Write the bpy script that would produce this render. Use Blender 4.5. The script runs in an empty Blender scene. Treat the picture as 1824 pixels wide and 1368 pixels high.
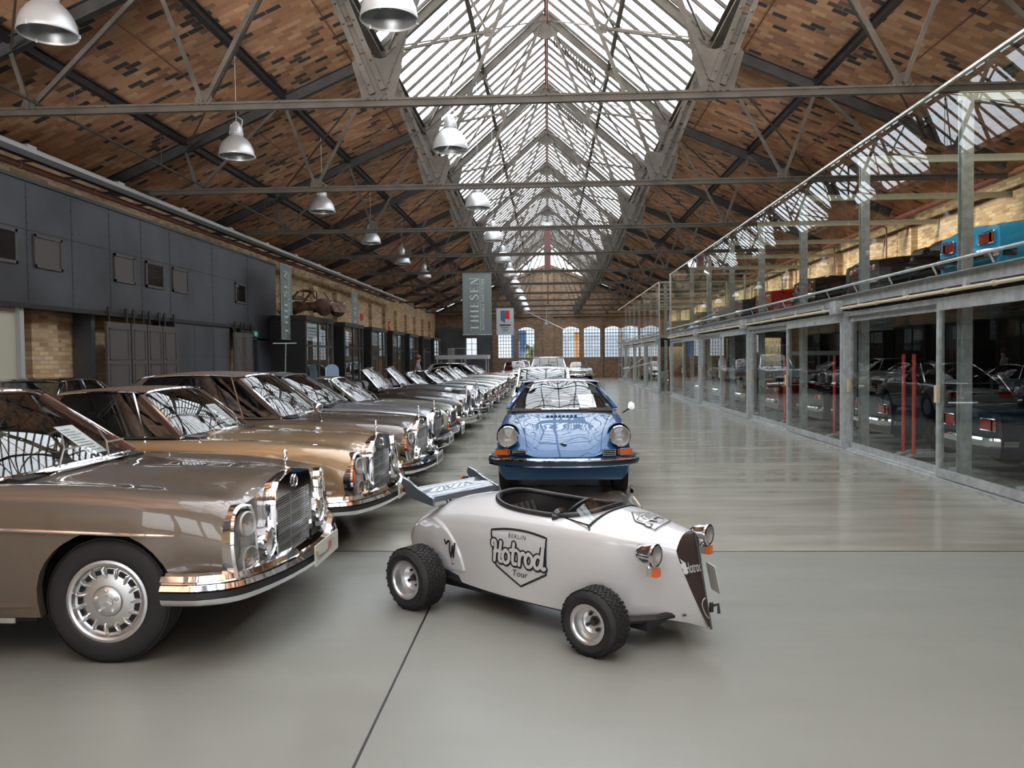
import bpy, math, random
import numpy as np
from mathutils import Vector, Matrix
random.seed(7)
rng = np.random.RandomState(5)
S = bpy.context.scene
COL = S.collection
PI = math.pi
# ---------------------------------------------------------------- camera
EYE = 1.62
cd = bpy.data.cameras.new('camera'); cam = bpy.data.objects.new('camera', cd); COL.objects.link(cam)
F = 1423.0
cd.sensor_width = 36; cd.lens = F/1824*36; cd.clip_start = .05; cd.clip_end = 500
_y = np.array([65, 46, F]); _y = _y/np.linalg.norm(_y)
_z = np.array([-.0095, 1, 0.]); _z -= (_z@_y)*_y; _z /= np.linalg.norm(_z)
_x = np.cross(_z, _y)
_M = np.stack([_x, _y, _z], 1)          # rows: camera right, up, forward in world axes
cam.matrix_world = Matrix(((_M[0][0], _M[1][0], -_M[2][0], 0), (_M[0][1], _M[1][1], -_M[2][1], 0),
                           (_M[0][2], _M[1][2], -_M[2][2], EYE), (0, 0, 0, 1)))
S.camera = cam
# ---------------------------------------------------------------- world, exposure
W = bpy.data.worlds.new('sky'); S.world = W; W.use_nodes = True
wn = W.node_tree.nodes; wl = W.node_tree.links; wn.clear()
wo = wn.new('ShaderNodeOutputWorld'); bg = wn.new('ShaderNodeBackground'); wl.new(bg.outputs[0], wo.inputs[0])
tcw = wn.new('ShaderNodeTexCoord'); spw = wn.new('ShaderNodeSeparateXYZ'); rw = wn.new('ShaderNodeValToRGB')
wl.new(tcw.outputs['Generated'], spw.inputs[0]); wl.new(spw.outputs[2], rw.inputs[0]); wl.new(rw.outputs[0], bg.inputs[0])
rw.color_ramp.elements[0].position = 0.0; rw.color_ramp.elements[0].color = (.55, .53, .50, 1)
rw.color_ramp.elements[1].position = .04; rw.color_ramp.elements[1].color = (.62, .66, .70, 1)
e = rw.color_ramp.elements.new(.5); e.color = (.93, .96, 1.0, 1)
e = rw.color_ramp.elements.new(1.0); e.color = (.96, .98, 1.0, 1)
bg.inputs[1].default_value = 5.5
S.view_settings.view_transform = 'Standard'; S.view_settings.look = 'None'
S.view_settings.gamma = 1; S.view_settings.use_curve_mapping = False
S.view_settings.exposure = 0.2
cy = S.cycles
cy.max_bounces = 8; cy.diffuse_bounces = 7; cy.glossy_bounces = 4; cy.transmission_bounces = 4
cy.transparent_max_bounces = 24; cy.use_denoising = True
cy.caustics_reflective = False; cy.caustics_refractive = False; cy.sample_clamp_indirect = 6
# weak low sun that comes in through the skylight from the left
sl = bpy.data.lights.new('sun', 'SUN'); sl.energy = 11; sl.angle = math.radians(12); sl.color = (1, .87, .70)
so = bpy.data.objects.new('sun', sl); COL.objects.link(so)
so.rotation_euler = Vector((.90, .10, -.37)).to_track_quat('-Z', 'Y').to_euler()

# added fill lamp behind the camera, aimed up to brighten the roof
fl_ = bpy.data.lights.new('roof_fill', 'AREA'); fl_.shape = 'RECTANGLE'; fl_.size = 17; fl_.size_y = 4.2; fl_.energy = 5200; fl_.spread = math.radians(56); fl_.color = (1, .98, .95)
fo_ = bpy.data.objects.new('roof_fill', fl_); COL.objects.link(fo_); fo_.location = (0, -11.3, 2.6); fo_.rotation_euler = (math.radians(120), 0, 0)

# ---------------------------------------------------------------- materials
def mat(name, col=(.5, .5, .5), rough=.5, metal=0, coat=0, spec=None, emit=None, alpha=None, coat_rough=.03):
    m = bpy.data.materials.new(name); m.use_nodes = True
    b = m.node_tree.nodes['Principled BSDF']
    b.inputs['Base Color'].default_value = (*col, 1); b.inputs['Roughness'].default_value = rough
    b.inputs['Metallic'].default_value = metal; b.inputs['Coat Weight'].default_value = coat
    b.inputs['Coat Roughness'].default_value = coat_rough
    if spec is not None: b.inputs['Specular IOR Level'].default_value = spec
    return m
def N(m, t, **kw):
    n = m.node_tree.nodes.new(t)
    for k, v in kw.items():
        if k in n.inputs.keys(): n.inputs[k].default_value = v
        else: setattr(n, k, v)
    return n
def Lk(m, a, b): m.node_tree.links.new(a, b)
def B(m): return m.node_tree.nodes['Principled BSDF']
def coords(m, ax='XYZ', sc=(1, 1, 1)):
    tc = N(m, 'ShaderNodeTexCoord'); sp = N(m, 'ShaderNodeSeparateXYZ'); cb = N(m, 'ShaderNodeCombineXYZ')
    Lk(m, tc.outputs['Object'], sp.inputs[0])
    for i, a in enumerate(ax):
        mu = N(m, 'ShaderNodeMath', operation='MULTIPLY'); mu.inputs[1].default_value = sc[i]
        Lk(m, sp.outputs['XYZ'.index(a)], mu.inputs[0]); Lk(m, mu.outputs[0], cb.inputs[i])
    return cb.outputs[0]
def ramp(m, src, stops, interp='LINEAR'):
    r = N(m, 'ShaderNodeValToRGB'); cr = r.color_ramp; cr.interpolation = interp
    while len(cr.elements) < len(stops): cr.elements.new(.5)
    for e_, (p, c) in zip(cr.elements, stops): e_.position = p; e_.color = (*c, 1)
    Lk(m, src, r.inputs[0]); return r.outputs[0]
def mixc(m, f, a, b, mode='MIX'):
    x = N(m, 'ShaderNodeMix', data_type='RGBA', blend_type=mode)
    if isinstance(f, float): x.inputs[0].default_value = f
    else: Lk(m, f, x.inputs[0])
    for i, v in ((6, a), (7, b)):
        if isinstance(v, tuple): x.inputs[i].default_value = (*v, 1)
        else: Lk(m, v, x.inputs[i])
    return x.outputs[2]
def bump(m, h, st=.3, dist=.01):
    b = N(m, 'ShaderNodeBump'); b.inputs['Strength'].default_value = st; b.inputs['Distance'].default_value = dist
    Lk(m, h, b.inputs['Height']); Lk(m, b.outputs[0], B(m).inputs['Normal'])
def brick_mat(name, ax, bw, bh, mortar, stops, mcol, rough=.85, msz=.01, big=.35, stain=(.6, .58, .55)):
    m = mat(name, rough=rough); v = coords(m, ax)
    br = N(m, 'ShaderNodeTexBrick', offset=.5); Lk(m, v, br.inputs['Vector'])
    br.inputs['Color1'].default_value = (0, 0, 0, 1); br.inputs['Color2'].default_value = (1, 1, 1, 1)
    br.inputs['Mortar'].default_value = (.5, .5, .5, 1)
    br.inputs['Scale'].default_value = 1; br.inputs['Mortar Size'].default_value = msz; br.inputs['Mortar Smooth'].default_value = .2
    br.inputs['Brick Width'].default_value = bw; br.inputs['Row Height'].default_value = bh
    c = ramp(m, br.outputs['Color'], stops)
    no = N(m, 'ShaderNodeTexNoise', Scale=big, Detail=4); Lk(m, v, no.inputs['Vector'])
    st = ramp(m, no.outputs[0], [(.35, stain), (.62, (1, 1, 1))])
    c = mixc(m, 1.0, c, st, 'MULTIPLY')
    c = mixc(m, br.outputs['Fac'], c, mcol)
    Lk(m, c, B(m).inputs['Base Color'])
    inv = N(m, 'ShaderNodeMath', operation='SUBTRACT'); inv.inputs[0].default_value = 1; Lk(m, br.outputs['Fac'], inv.inputs[1])
    bump(m, inv.outputs[0], .5, .01)
    return m
def noisy(name, a, b, scale=2, rough=.5, metal=0, detail=4, rr=None, ax='XYZ', lo=.35, hi=.65, bs=0, coat=0):
    m = mat(name, a, rough, metal, coat); v = coords(m, ax)
    no = N(m, 'ShaderNodeTexNoise', Scale=scale, Detail=detail); Lk(m, v, no.inputs['Vector'])
    Lk(m, ramp(m, no.outputs[0], [(lo, a), (hi, b)]), B(m).inputs['Base Color'])
    if rr:
        mr = N(m, 'ShaderNodeMapRange'); mr.inputs['To Min'].default_value = rr[0]; mr.inputs['To Max'].default_value = rr[1]
        Lk(m, no.outputs[0], mr.inputs['Value']); Lk(m, mr.outputs[0], B(m).inputs['Roughness'])
    if bs: bump(m, no.outputs[0], bs, .02)
    return m
def pane(name, tint=(1, 1, 1), gloss=1.0, ior=1.5, rough=.0):
    m = bpy.data.materials.new(name); m.use_nodes = True; nt = m.node_tree; nt.nodes.clear()
    o = nt.nodes.new('ShaderNodeOutputMaterial'); mx = nt.nodes.new('ShaderNodeMixShader')
    t = nt.nodes.new('ShaderNodeBsdfTransparent'); g = nt.nodes.new('ShaderNodeBsdfGlossy'); fr = nt.nodes.new('ShaderNodeFresnel')
    t.inputs[0].default_value = (*tint, 1); g.inputs['Color'].default_value = (gloss, gloss, gloss, 1); g.inputs['Roughness'].default_value = rough
    geo = nt.nodes.new('ShaderNodeNewGeometry'); im = nt.nodes.new('ShaderNodeMath'); im.operation = 'MULTIPLY_ADD'
    im.inputs[1].default_value = 1/ior-ior; im.inputs[2].default_value = ior; nt.links.new(geo.outputs['Backfacing'], im.inputs[0]); nt.links.new(im.outputs[0], fr.inputs['IOR'])
    nt.links.new(fr.outputs[0], mx.inputs[0]); nt.links.new(t.outputs[0], mx.inputs[1]); nt.links.new(g.outputs[0], mx.inputs[2])
    nt.links.new(mx.outputs[0], o.inputs[0]); return m
M = {}
M['steel'] = noisy('painted_steel', (.055, .048, .040), (.085, .073, .060), 3, .5)
B(M['steel']).inputs['Specular IOR Level'].default_value = .15
M['steel_dark'] = noisy('dark_and_shaded_steel', (.028, .027, .026), (.045, .043, .041), 3, .5)  # darker copy of steel; puts the main roof rafters' shade into their colour
B(M['steel_dark']).inputs['Specular IOR Level'].default_value = .2
M['galv'] = noisy('galvanised_steel', (.36, .38, .37), (.52, .54, .53), 9, .38, .35, rr=(.3, .5))
M['chrome'] = mat('chrome', (.82, .82, .84), .06, 1)
M['alu'] = mat('brushed_aluminium', (.62, .62, .62), .32, .9)
M['lampshade'] = mat('spun_aluminium', (.46, .46, .46), .38, .5)
M['rubber'] = noisy('tyre_rubber', (.007, .007, .007), (.012, .0115, .011), 8, .7)
M['black'] = mat('black_trim', (.012, .012, .013), .45)
M['blackgloss'] = mat('black_gloss', (.008, .008, .009), .15, coat=.6)
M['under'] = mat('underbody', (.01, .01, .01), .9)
M['glass'] = pane('window_glass', (.86, .92, .90), 1, 1.5)
M['cglass'] = pane('windscreen_glass', (.82, .87, .86), 1, 1.75)
M['sideglass'] = pane('tinted_glass', (.30, .33, .33), 1, 1.5)
M['skyglass'] = pane('skylight_glass', (.86, .89, .92), 1, 1.5)
M['dimglass'] = pane('dimmed_window_glass', (.24, .27, .30), 1, 1.5)  # dark tint added to dim the daylight seen through the windows
M['lens'] = pane('lamp_lens', (.75, .76, .76), 1, 1.6)
M['reflector'] = mat('lamp_reflector', (.62, .61, .57), .35, .35)
M['orange'] = mat('orange_lens', (.75, .13, .015), .15, coat=1)
M['red'] = mat('red_lens', (.45, .015, .012), .15, coat=1)
M['amber'] = mat('amber_lens', (.8, .28, .03), .15, coat=1)
M['white'] = mat('white_paper', (.8, .8, .8), .6)
M['ink'] = mat('black_print', (.012, .011, .012), .5)
M['redink'] = mat('red_print', (.5, .02, .02), .5)
M['seat'] = mat('beige_leather', (.30, .27, .20), .45)
M['seatdark'] = mat('black_leather', (.02, .02, .021), .4)
M['plate'] = mat('plate_grey', (.55, .56, .50), .4)
M['conduit'] = mat('cream_conduit', (.55, .46, .30), .5)
M['redpipe'] = noisy('oxide_red_pipe', (.14, .05, .038), (.19, .07, .05), 4, .5)
M['redpost'] = mat('red_post', (.55, .03, .025), .4)
M['tray'] = mat('pale_grey_duct', (.42, .43, .43), .45)
M['beige'] = mat('beige_panel', (.50, .48, .38), .5)
M['door_brown'] = mat('brown_grey_door', (.085, .075, .068), .5)
M['rust'] = noisy('rusty_steel', (.10, .05, .03), (.20, .13, .10), 3, .85, lo=.4, hi=.6)
M['banner'] = noisy('grey_green_banner', (.15, .19, .18), (.17, .21, .20), 1.2, .6)
M['bannerw'] = mat('banner_print', (.55, .60, .58), .6)
M['greybanner'] = mat('pale_banner', (.42, .45, .47), .6)
M['exitgreen'] = mat('exit_green', (.05, .35, .16), .4)
M['skin'] = mat('skin', (.50, .28, .20), .6); M['hair'] = mat('brown_hair', (.09, .04, .025), .7)
M['tshirt'] = mat('grey_shirt', (.16, .18, .21), .8); M['jeans'] = mat('dark_trousers', (.03, .035, .05), .8)
M['gold'] = mat('gold_badge', (.75, .55, .2), .25, 1)
RC = [(0, (.05, .042, .04)), (.10, (.08, .06, .05)), (.15, (.38, .19, .11)), (.45, (.50, .25, .13)), (.75, (.60, .32, .18)), (1, (.68, .42, .24))]
M['roofbrick'] = brick_mat('roof_tiles', 'XYZ', .25, .14, .01, RC, (.36, .25, .18), .8, .006, .5, (.62, .6, .58))
YC = [(0, (.36, .22, .12)), (.3, (.52, .35, .19)), (.7, (.62, .44, .25)), (1, (.68, .52, .32))]
M['brick_yz'] = brick_mat('yellow_brick', 'YZX', .26, .08, .01, YC, (.36, .30, .22), .85, .009, .7, (.7, .66, .6))
M['brick_xz'] = brick_mat('brown_brick', 'XZY', .26, .08, .01, [(0, (.15, .095, .06)), (.5, (.22, .14, .085)), (1, (.30, .20, .12))], (.22, .17, .12), .85, .009, .6, (.7, .66, .6))
# mottled blue-black facade sheet
M['facade'] = noisy('blackened_sheet_steel', (.042, .046, .055), (.10, .105, .12), .9, .42, .3, rr=(.3, .5), lo=.3, hi=.75)
# floor: sealed concrete, two pours
def floor_mat():
    m = mat('sealed_concrete', rough=.3); v = coords(m, 'XYZ')
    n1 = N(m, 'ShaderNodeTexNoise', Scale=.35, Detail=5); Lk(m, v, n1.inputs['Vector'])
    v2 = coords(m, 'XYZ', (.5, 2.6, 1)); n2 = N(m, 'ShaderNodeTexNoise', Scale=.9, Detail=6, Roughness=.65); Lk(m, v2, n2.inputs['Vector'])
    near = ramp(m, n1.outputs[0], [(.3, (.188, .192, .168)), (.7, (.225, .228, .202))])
    far = ramp(m, n2.outputs[0], [(.3, (.23, .22, .18)), (.5, (.28, .27, .225)), (.7, (.33, .315, .265))])  # far streaks put drawn-out floor reflections into the base colour
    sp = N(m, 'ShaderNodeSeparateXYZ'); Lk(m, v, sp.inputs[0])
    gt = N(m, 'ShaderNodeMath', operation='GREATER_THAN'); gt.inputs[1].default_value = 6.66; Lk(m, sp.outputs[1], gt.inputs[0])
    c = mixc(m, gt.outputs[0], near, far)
    # scuffs: thin dark scratchy marks
    v3 = coords(m, 'XYZ', (1, 1, 1)); mu = N(m, 'ShaderNodeTexNoise', Scale=2.2, Detail=3, Distortion=1.5); Lk(m, v3, mu.inputs['Vector'])
    ln = ramp(m, mu.outputs[0], [(.498, (1, 1, 1)), (.5, (.88, .88, .88)), (.502, (1, 1, 1))])
    mk = N(m, 'ShaderNodeTexNoise', Scale=.6, Detail=8, Roughness=.8); Lk(m, v3, mk.inputs['Vector'])
    mm = ramp(m, mk.outputs[0], [(.60, (0, 0, 0)), (.64, (1, 1, 1))])
    c = mixc(m, mm, c, mixc(m, 1.0, c, ln, 'MULTIPLY'))
    Lk(m, c, B(m).inputs['Base Color'])
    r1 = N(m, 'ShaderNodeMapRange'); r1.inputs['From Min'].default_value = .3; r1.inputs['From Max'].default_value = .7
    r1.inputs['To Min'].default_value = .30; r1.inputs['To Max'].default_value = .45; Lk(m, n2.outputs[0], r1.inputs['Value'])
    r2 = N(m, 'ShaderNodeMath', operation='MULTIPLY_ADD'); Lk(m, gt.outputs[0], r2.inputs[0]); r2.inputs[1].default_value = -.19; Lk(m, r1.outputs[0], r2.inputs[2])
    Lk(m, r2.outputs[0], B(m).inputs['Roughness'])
    B(m).inputs['Specular IOR Level'].default_value = .6
    return m
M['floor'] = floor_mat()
def paint(name, c, metal=.35, rough=.32):
    return mat(name, c, rough, metal, coat=1, coat_rough=.01, spec=.2)

# ---------------------------------------------------------------- mesh helpers
class MB:
    def __init__(s): s.v = []; s.f = []; s.mi = []; s.mats = []; s.cur = 0
    def m(s, name):
        if name not in s.mats: s.mats.append(name)
        s.cur = s.mats.index(name); return s
    def add(s, vs, fs):
        o = len(s.v); s.v.extend([tuple(map(float, p)) for p in vs])
        for f in fs: s.f.append(tuple(i+o for i in f)); s.mi.append(s.cur)
        return s
    def box(s, c, d, R=None):
        x, y, z = d[0]/2, d[1]/2, d[2]/2
        vs = [Vector((a*x, b*y, e*z)) for a in (-1, 1) for b in (-1, 1) for e in (-1, 1)]
        if R is not None: vs = [R @ v for v in vs]
        vs = [v+Vector(c) for v in vs]
        return s.add(vs, [(0, 1, 3, 2), (4, 6, 7, 5), (0, 4, 5, 1), (2, 3, 7, 6), (0, 2, 6, 4), (1, 5, 7, 3)])
    def span(s, a, b): # box from corner a to corner b
        return s.box([(a[i]+b[i])/2 for i in range(3)], [abs(b[i]-a[i]) for i in range(3)])
    def beam(s, p, q, w, h, up=(0, 0, 1)): # rectangular bar from p to q, width w across, height h along up
        p = Vector(p); q = Vector(q); d = (q-p); L = d.length; d.normalize()
        sd = d.cross(Vector(up))
        if sd.length < 1e-4: sd = d.cross(Vector((1, 0, 0)))
        sd.normalize(); u = sd.cross(d)
        vs = [e+sd*(a*w/2)+u*(b*h/2) for e in (p, q) for a, b in ((-1, -1), (1, -1), (1, 1), (-1, 1))]
        return s.add(vs, [(0, 1, 2, 3), (7, 6, 5, 4), (0, 4, 5, 1), (1, 5, 6, 2), (2, 6, 7, 3), (3, 7, 4, 0)])
    def ibeam(s, p, q, w, h, t=.012, up=(0, 0, 1)):
        p = Vector(p); q = Vector(q); d = (q-p).normalized(); sd = d.cross(Vector(up)).normalized(); u = sd.cross(d)
        s.beam(p+u*(h/2), q+u*(h/2), w, t, up); s.beam(p-u*(h/2), q-u*(h/2), w, t, up); return s.beam(p, q, t, h, up)
    def tube(s, pts, r, n=8, closed=False, caps=True):
        pts = [Vector(p) for p in pts]; k = len(pts); rr = r if hasattr(r, '__len__') else [r]*k
        o = len(s.v); prev = None
        for i, p in enumerate(pts):
            a = pts[(i-1) % k] if (closed or i > 0) else p; b = pts[(i+1) % k] if (closed or i < k-1) else p
            t = (b-a).normalized()
            if prev is None:
                nr = t.cross(Vector((0, 0, 1)))
                if nr.length < 1e-3: nr = t.cross(Vector((1, 0, 0)))
            else: nr = prev-t*prev.dot(t)
            nr.normalize(); prev = nr; bn = t.cross(nr)
            for j in range(n):
                an = 2*PI*j/n; s.v.append(tuple(p+(nr*math.cos(an)+bn*math.sin(an))*rr[i]))
        for i in range(k if closed else k-1):
            for j in range(n):
                a = o+i*n+j; b = o+i*n+(j+1) % n; c = o+((i+1) % k)*n+(j+1) % n; d = o+((i+1) % k)*n+j
                s.f.append((a, b, c, d)); s.mi.append(s.cur)
        if caps and not closed:
            s.f.append(tuple(o+j for j in range(n))[::-1]); s.mi.append(s.cur)
            s.f.append(tuple(o+(k-1)*n+j for j in range(n))); s.mi.append(s.cur)
        return s
    def grid(s, P, closed=False, flip=False): # P[i][j]
        P = [[tuple(map(float, q)) for q in r] for r in P]; n = len(P); k = len(P[0]); o = len(s.v)
        for r in P: s.v.extend(r)
        for i in range(n-1):
            for j in range(k if closed else k-1):
                f = (o+i*k+j, o+i*k+(j+1) % k, o+(i+1)*k+(j+1) % k, o+(i+1)*k+j)
                s.f.append(f[::-1] if flip else f); s.mi.append(s.cur)
        return s
    def lathe(s, prof, c=(0, 0, 0), ax='z', n=32, R=None): # prof [(r,h)]
        P = []
        for r, h in prof:
            row = []
            for j in range(n):
                a = 2*PI*j/n; x, y = r*math.cos(a), r*math.sin(a)
                v = (x, y, h) if ax == 'z' else ((h, x, y) if ax == 'x' else (x, h, y))
                if R is not None: v = R @ Vector(v)
                row.append((v[0]+c[0], v[1]+c[1], v[2]+c[2]))
            P.append(row)
        s.grid(P, closed=True)
        return s
    def disc(s, c, r, nrm, n=20):
        nv = Vector(nrm).normalized(); a = nv.orthogonal().normalized(); b = nv.cross(a)
        return s.add([Vector(c)+(a*math.cos(2*PI*i/n)+b*math.sin(2*PI*i/n))*r for i in range(n)], [tuple(range(n))])
    def prism(s, poly, a, b, ax='y'): # poly of 2D, extruded a->b along axis
        n = len(poly)
        def pt(p, h): return {'y': (p[0], h, p[1]), 'x': (h, p[0], p[1]), 'z': (p[0], p[1], h)}[ax]
        vs = [pt(p, a) for p in poly]+[pt(p, b) for p in poly]
        return s.add(vs, [tuple(range(n)), tuple(range(2*n-1, n-1, -1))]+[(i, i+n, (i+1) % n+n, (i+1) % n) for i in range(n)])
    def sphere(s, c, r, n=12, sc=(1, 1, 1)):
        P = []
        for i in range(n//2+1):
            t = PI*i/(n//2)
            P.append([(c[0]+r*sc[0]*math.sin(t)*math.cos(2*PI*j/n), c[1]+r*sc[1]*math.sin(t)*math.sin(2*PI*j/n), c[2]+r*sc[2]*math.cos(t)) for j in range(n)])
        return s.grid(P, closed=True, flip=False)
    def xf(s, Mx): s.v = [tuple(Mx @ Vector(p)) for p in s.v]; return s
    def mirror_y(s):
        n = len(s.v); s.v += [(x, -y, z) for x, y, z in s.v]
        s.f += [tuple(i+n for i in f[::-1]) for f in s.f]; s.mi += list(s.mi); return s
    def build(s, name, m=None, parent=None, smooth=True, ang=35, loc=None):
        me = bpy.data.meshes.new(name); me.from_pydata(s.v, [], s.f)
        mats = s.mats if s.mats else [m]
        for k in mats: me.materials.append(M[k] if isinstance(k, str) else k)
        if len(mats) > 1: me.polygons.foreach_set('material_index', s.mi)
        if smooth and s.f:
            me.polygons.foreach_set('use_smooth', [True]*len(me.polygons)); me.set_sharp_from_angle(angle=math.radians(ang))
        me.update()
        o = bpy.data.objects.new(name, me); COL.objects.link(o)
        if parent is not None: o.parent = parent
        if loc is not None: o.location = loc
        return o
def tag(o, label=None, cat=None, group=None, kind=None):
    if label: o['label'] = label
    if cat: o['category'] = cat
    if group: o['group'] = group
    if kind: o['kind'] = kind
    return o
def struct(name, mb, m=None, smooth=False, parent=None):
    o = mb.build(name, m, parent, smooth=smooth)
    if parent is None: o['kind'] = 'structure'
    return o
def empty(name, loc=(0, 0, 0), rz=0, label=None, cat=None, group=None):
    o = bpy.data.objects.new(name, None); COL.objects.link(o); o.location = loc; o.rotation_euler = (0, 0, rz)
    o.empty_display_size = .2
    return tag(o, label, cat, group)
def copy_tree(o, parent=None):
    c = o.copy(); COL.objects.link(c); c.parent = parent
    for ch in list(o.children): copy_tree(ch, c)
    return c
def pchip(keys):
    xs = np.array([k[0] for k in keys], float); ys = np.array([k[1] for k in keys], float)
    h = np.diff(xs); d = np.diff(ys)/h; m = np.zeros(len(xs)); m[0] = d[0]; m[-1] = d[-1]
    for i in range(1, len(xs)-1):
        if d[i-1]*d[i] > 0: m[i] = 2*d[i-1]*d[i]/(d[i-1]+d[i])
    def f(x):
        x = min(max(x, xs[0]), xs[-1]); i = min(max(np.searchsorted(xs, x)-1, 0), len(xs)-2)
        t = (x-xs[i])/h[i]
        return float(ys[i]*(2*t**3-3*t*t+1)+m[i]*h[i]*(t**3-2*t*t+t)+ys[i+1]*(3*t*t-2*t**3)+m[i+1]*h[i]*(t**3-t*t))
    return f
def text_geo(body, size=1, shear=0, offset=0, align='CENTER', space=1):
    cu = bpy.data.curves.new('t', 'FONT'); cu.body = body; cu.size = size; cu.shear = shear; cu.offset = offset
    cu.align_x = align; cu.align_y = 'CENTER'; cu.resolution_u = 3; cu.space_character = space
    ob = bpy.data.objects.new('t', cu); COL.objects.link(ob)
    dg = bpy.context.evaluated_depsgraph_get(); me = ob.evaluated_get(dg).to_mesh()
    vs = [tuple(v.co) for v in me.vertices]; fs = [tuple(p.vertices) for p in me.polygons]
    ob.evaluated_get(dg).to_mesh_clear(); bpy.data.objects.remove(ob); bpy.data.curves.remove(cu)
    return vs, fs
def ribbon(path, w, closed=False): # flat 2D stroke of width w (scalar or list) -> verts, faces in 2D with round ends
    p = np.array(path, float); n = len(p); ww = w if hasattr(w, '__len__') else [w]*n
    vs = []; fs = []
    for i in range(n):
        a = p[(i-1) % n] if (closed or i > 0) else p[i]; b = p[(i+1) % n] if (closed or i < n-1) else p[i]
        t = b-a; t = t/(np.linalg.norm(t)+1e-9); nn = np.array([-t[1], t[0]])
        vs += [tuple(p[i]+nn*ww[i]/2), tuple(p[i]-nn*ww[i]/2)]
    for i in range(n if closed else n-1):
        a = 2*i; b = 2*((i+1) % n); fs.append((a, a+1, b+1, b))
    if not closed:
        for k in (0, n-1):
            o = len(vs); r = ww[k]/2
            vs += [(p[k][0]+r*math.cos(2*PI*j/10), p[k][1]+r*math.sin(2*PI*j/10)) for j in range(10)]; fs.append(tuple(range(o, o+10)))
    return vs, fs
def smooth_path(pts, n=6): # catmull-rom
    P = [np.array(q, float) for q in pts]; out = []
    for i in range(len(P)-1):
        a = P[max(i-1, 0)]; b = P[i]; c = P[i+1]; d = P[min(i+2, len(P)-1)]
        for k in range(n):
            t = k/n; out.append(.5*((2*b)+(-a+c)*t+(2*a-5*b+4*c-d)*t*t+(-a+3*b-3*c+d)*t**3))
    out.append(P[-1]); return [tuple(q) for q in out]
# ================================================================ THE HALL
TY = [10.8+5.3*k for k in range(-4, 11)]
Y0, Y1 = -11.5, 64.2
XE, ZE, ZR, ZT, XF = 3.24, 7.75, 10.75, 5.12, 2.25
f = MB(); f.span((-9.6, Y0-.3, -.1), (9.9, Y1+.35, 0)); struct('floor', f, 'floor')
j = MB(); j.span((-.797, Y0, 0), (-.785, 6.66, .0016)); j.span((-9, 6.652, 0), (4.9, 6.668, .0016)); j.span((-9, 28.0, 0), (4.9, 28.012, .0016))
struct('trim_1', j, 'black')
# long brick side walls; the left one has shop windows behind the booths
BOOTH = [(24.4, 27.5), (29.1, 32.0), (33.6, 36.7), (38.2, 41.2), (42.9, 45.7), (47.5, 50.4), (52.2, 55.3)]
w = MB(); w.span((-9.4, Y0, 2.7), (-9.1, Y1, 5.45))
ys = Y0
for a, b in BOOTH:
    w.span((-9.4, ys, 0), (-9.1, a+.45, 2.7)); w.span((-9.4, a+.45, 0), (-9.1, b-.3, .75)); ys = b-.3
w.span((-9.4, ys, 0), (-9.1, Y1, 2.7))
y = Y0+1.5
while y < Y1-1: w.span((-9.1, y, 0), (-8.93, y+.75, 4.5)); y += 3.35
struct('wall_left', w, 'brick_yz')
w = MB(); w.span((9.6, Y0, 0), (9.9, Y1, 5.45)); y = Y0+1
while y < Y1-1: w.span((9.43, y, 2.8), (9.6, y+.75, 4.9)); y += 5.3
struct('wall_right', w, 'brick_yz')
# window frames in the left wall
for i, (a, b) in enumerate(BOOTH):
    g = MB()
    for k in range(5): yy = a+.45+(b-a-.75)*k/4; g.span((-9.3, yy-.02, .75), (-9.26, yy+.02, 2.7))
    for k in range(5): zz = .75+1.95*k/4; g.span((-9.3, a+.45, zz-.02), (-9.26, b-.3, zz+.02))
    wd = struct('window_%d' % (i+20), g, 'black')
    q = MB(); q.add([(-9.28, a+.45, .75), (-9.28, b-.3, .75), (-9.28, b-.3, 2.7), (-9.28, a+.45, 2.7)], [(0, 1, 2, 3)]); q.build('pane', 'dimglass', wd, smooth=False)
# back wall with arched windows, pilaster and gable
WIN = [(-4.05, -2.76), (-2.43, -1.10), (1.14, 2.50), (2.83, 4.17), (4.5, 5.85), (6.15, 7.5)]
w = MB(); xs = -9.4
for a, b in [(-6.62, -5.72)]+WIN:
    w.span((xs, Y1, 0), (a, Y1+.35, 4.6)); lo, hi = (1.9, 3.3) if a < -5 else (1.66, 3.92)
    w.span((a, Y1, 0), (b, Y1+.35, lo)); arc = .0 if a < -5 else .22
    pl = [(a, hi)]+[(a+(b-a)*k/10, hi+arc*math.sin(PI*k/10)) for k in range(1, 10)]+[(b, hi), (b, 4.6), (a, 4.6)]
    w.prism(pl, Y1, Y1+.35); xs = b
w.span((xs, Y1, 0), (9.9, Y1+.35, 4.6))
w.prism([(-9.6, 4.6), (9.9, 4.6), (9.9, 5.15), (3.3, 7.9), (0, 9.15), (-3.3, 7.9), (-9.6, 5.2)], Y1, Y1+.35)
w.span((-.42, Y1-.14, 0), (.42, Y1, 8.9))
for s in (-1, 1):
    w.beam((s*3.4, Y1-.08, 7.75), (0, Y1-.08, 9.05), .2, .22)
w.span((-9.1, Y1-.1, 4.95), (9.1, Y1, 5.1))
for a in (-4.4, -.95, 1.0, 4.3): w.span((a-.1, Y1-.1, 0), (a+.05, Y1, 4.6))
struct('wall_back', w, 'brick_xz')
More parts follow.
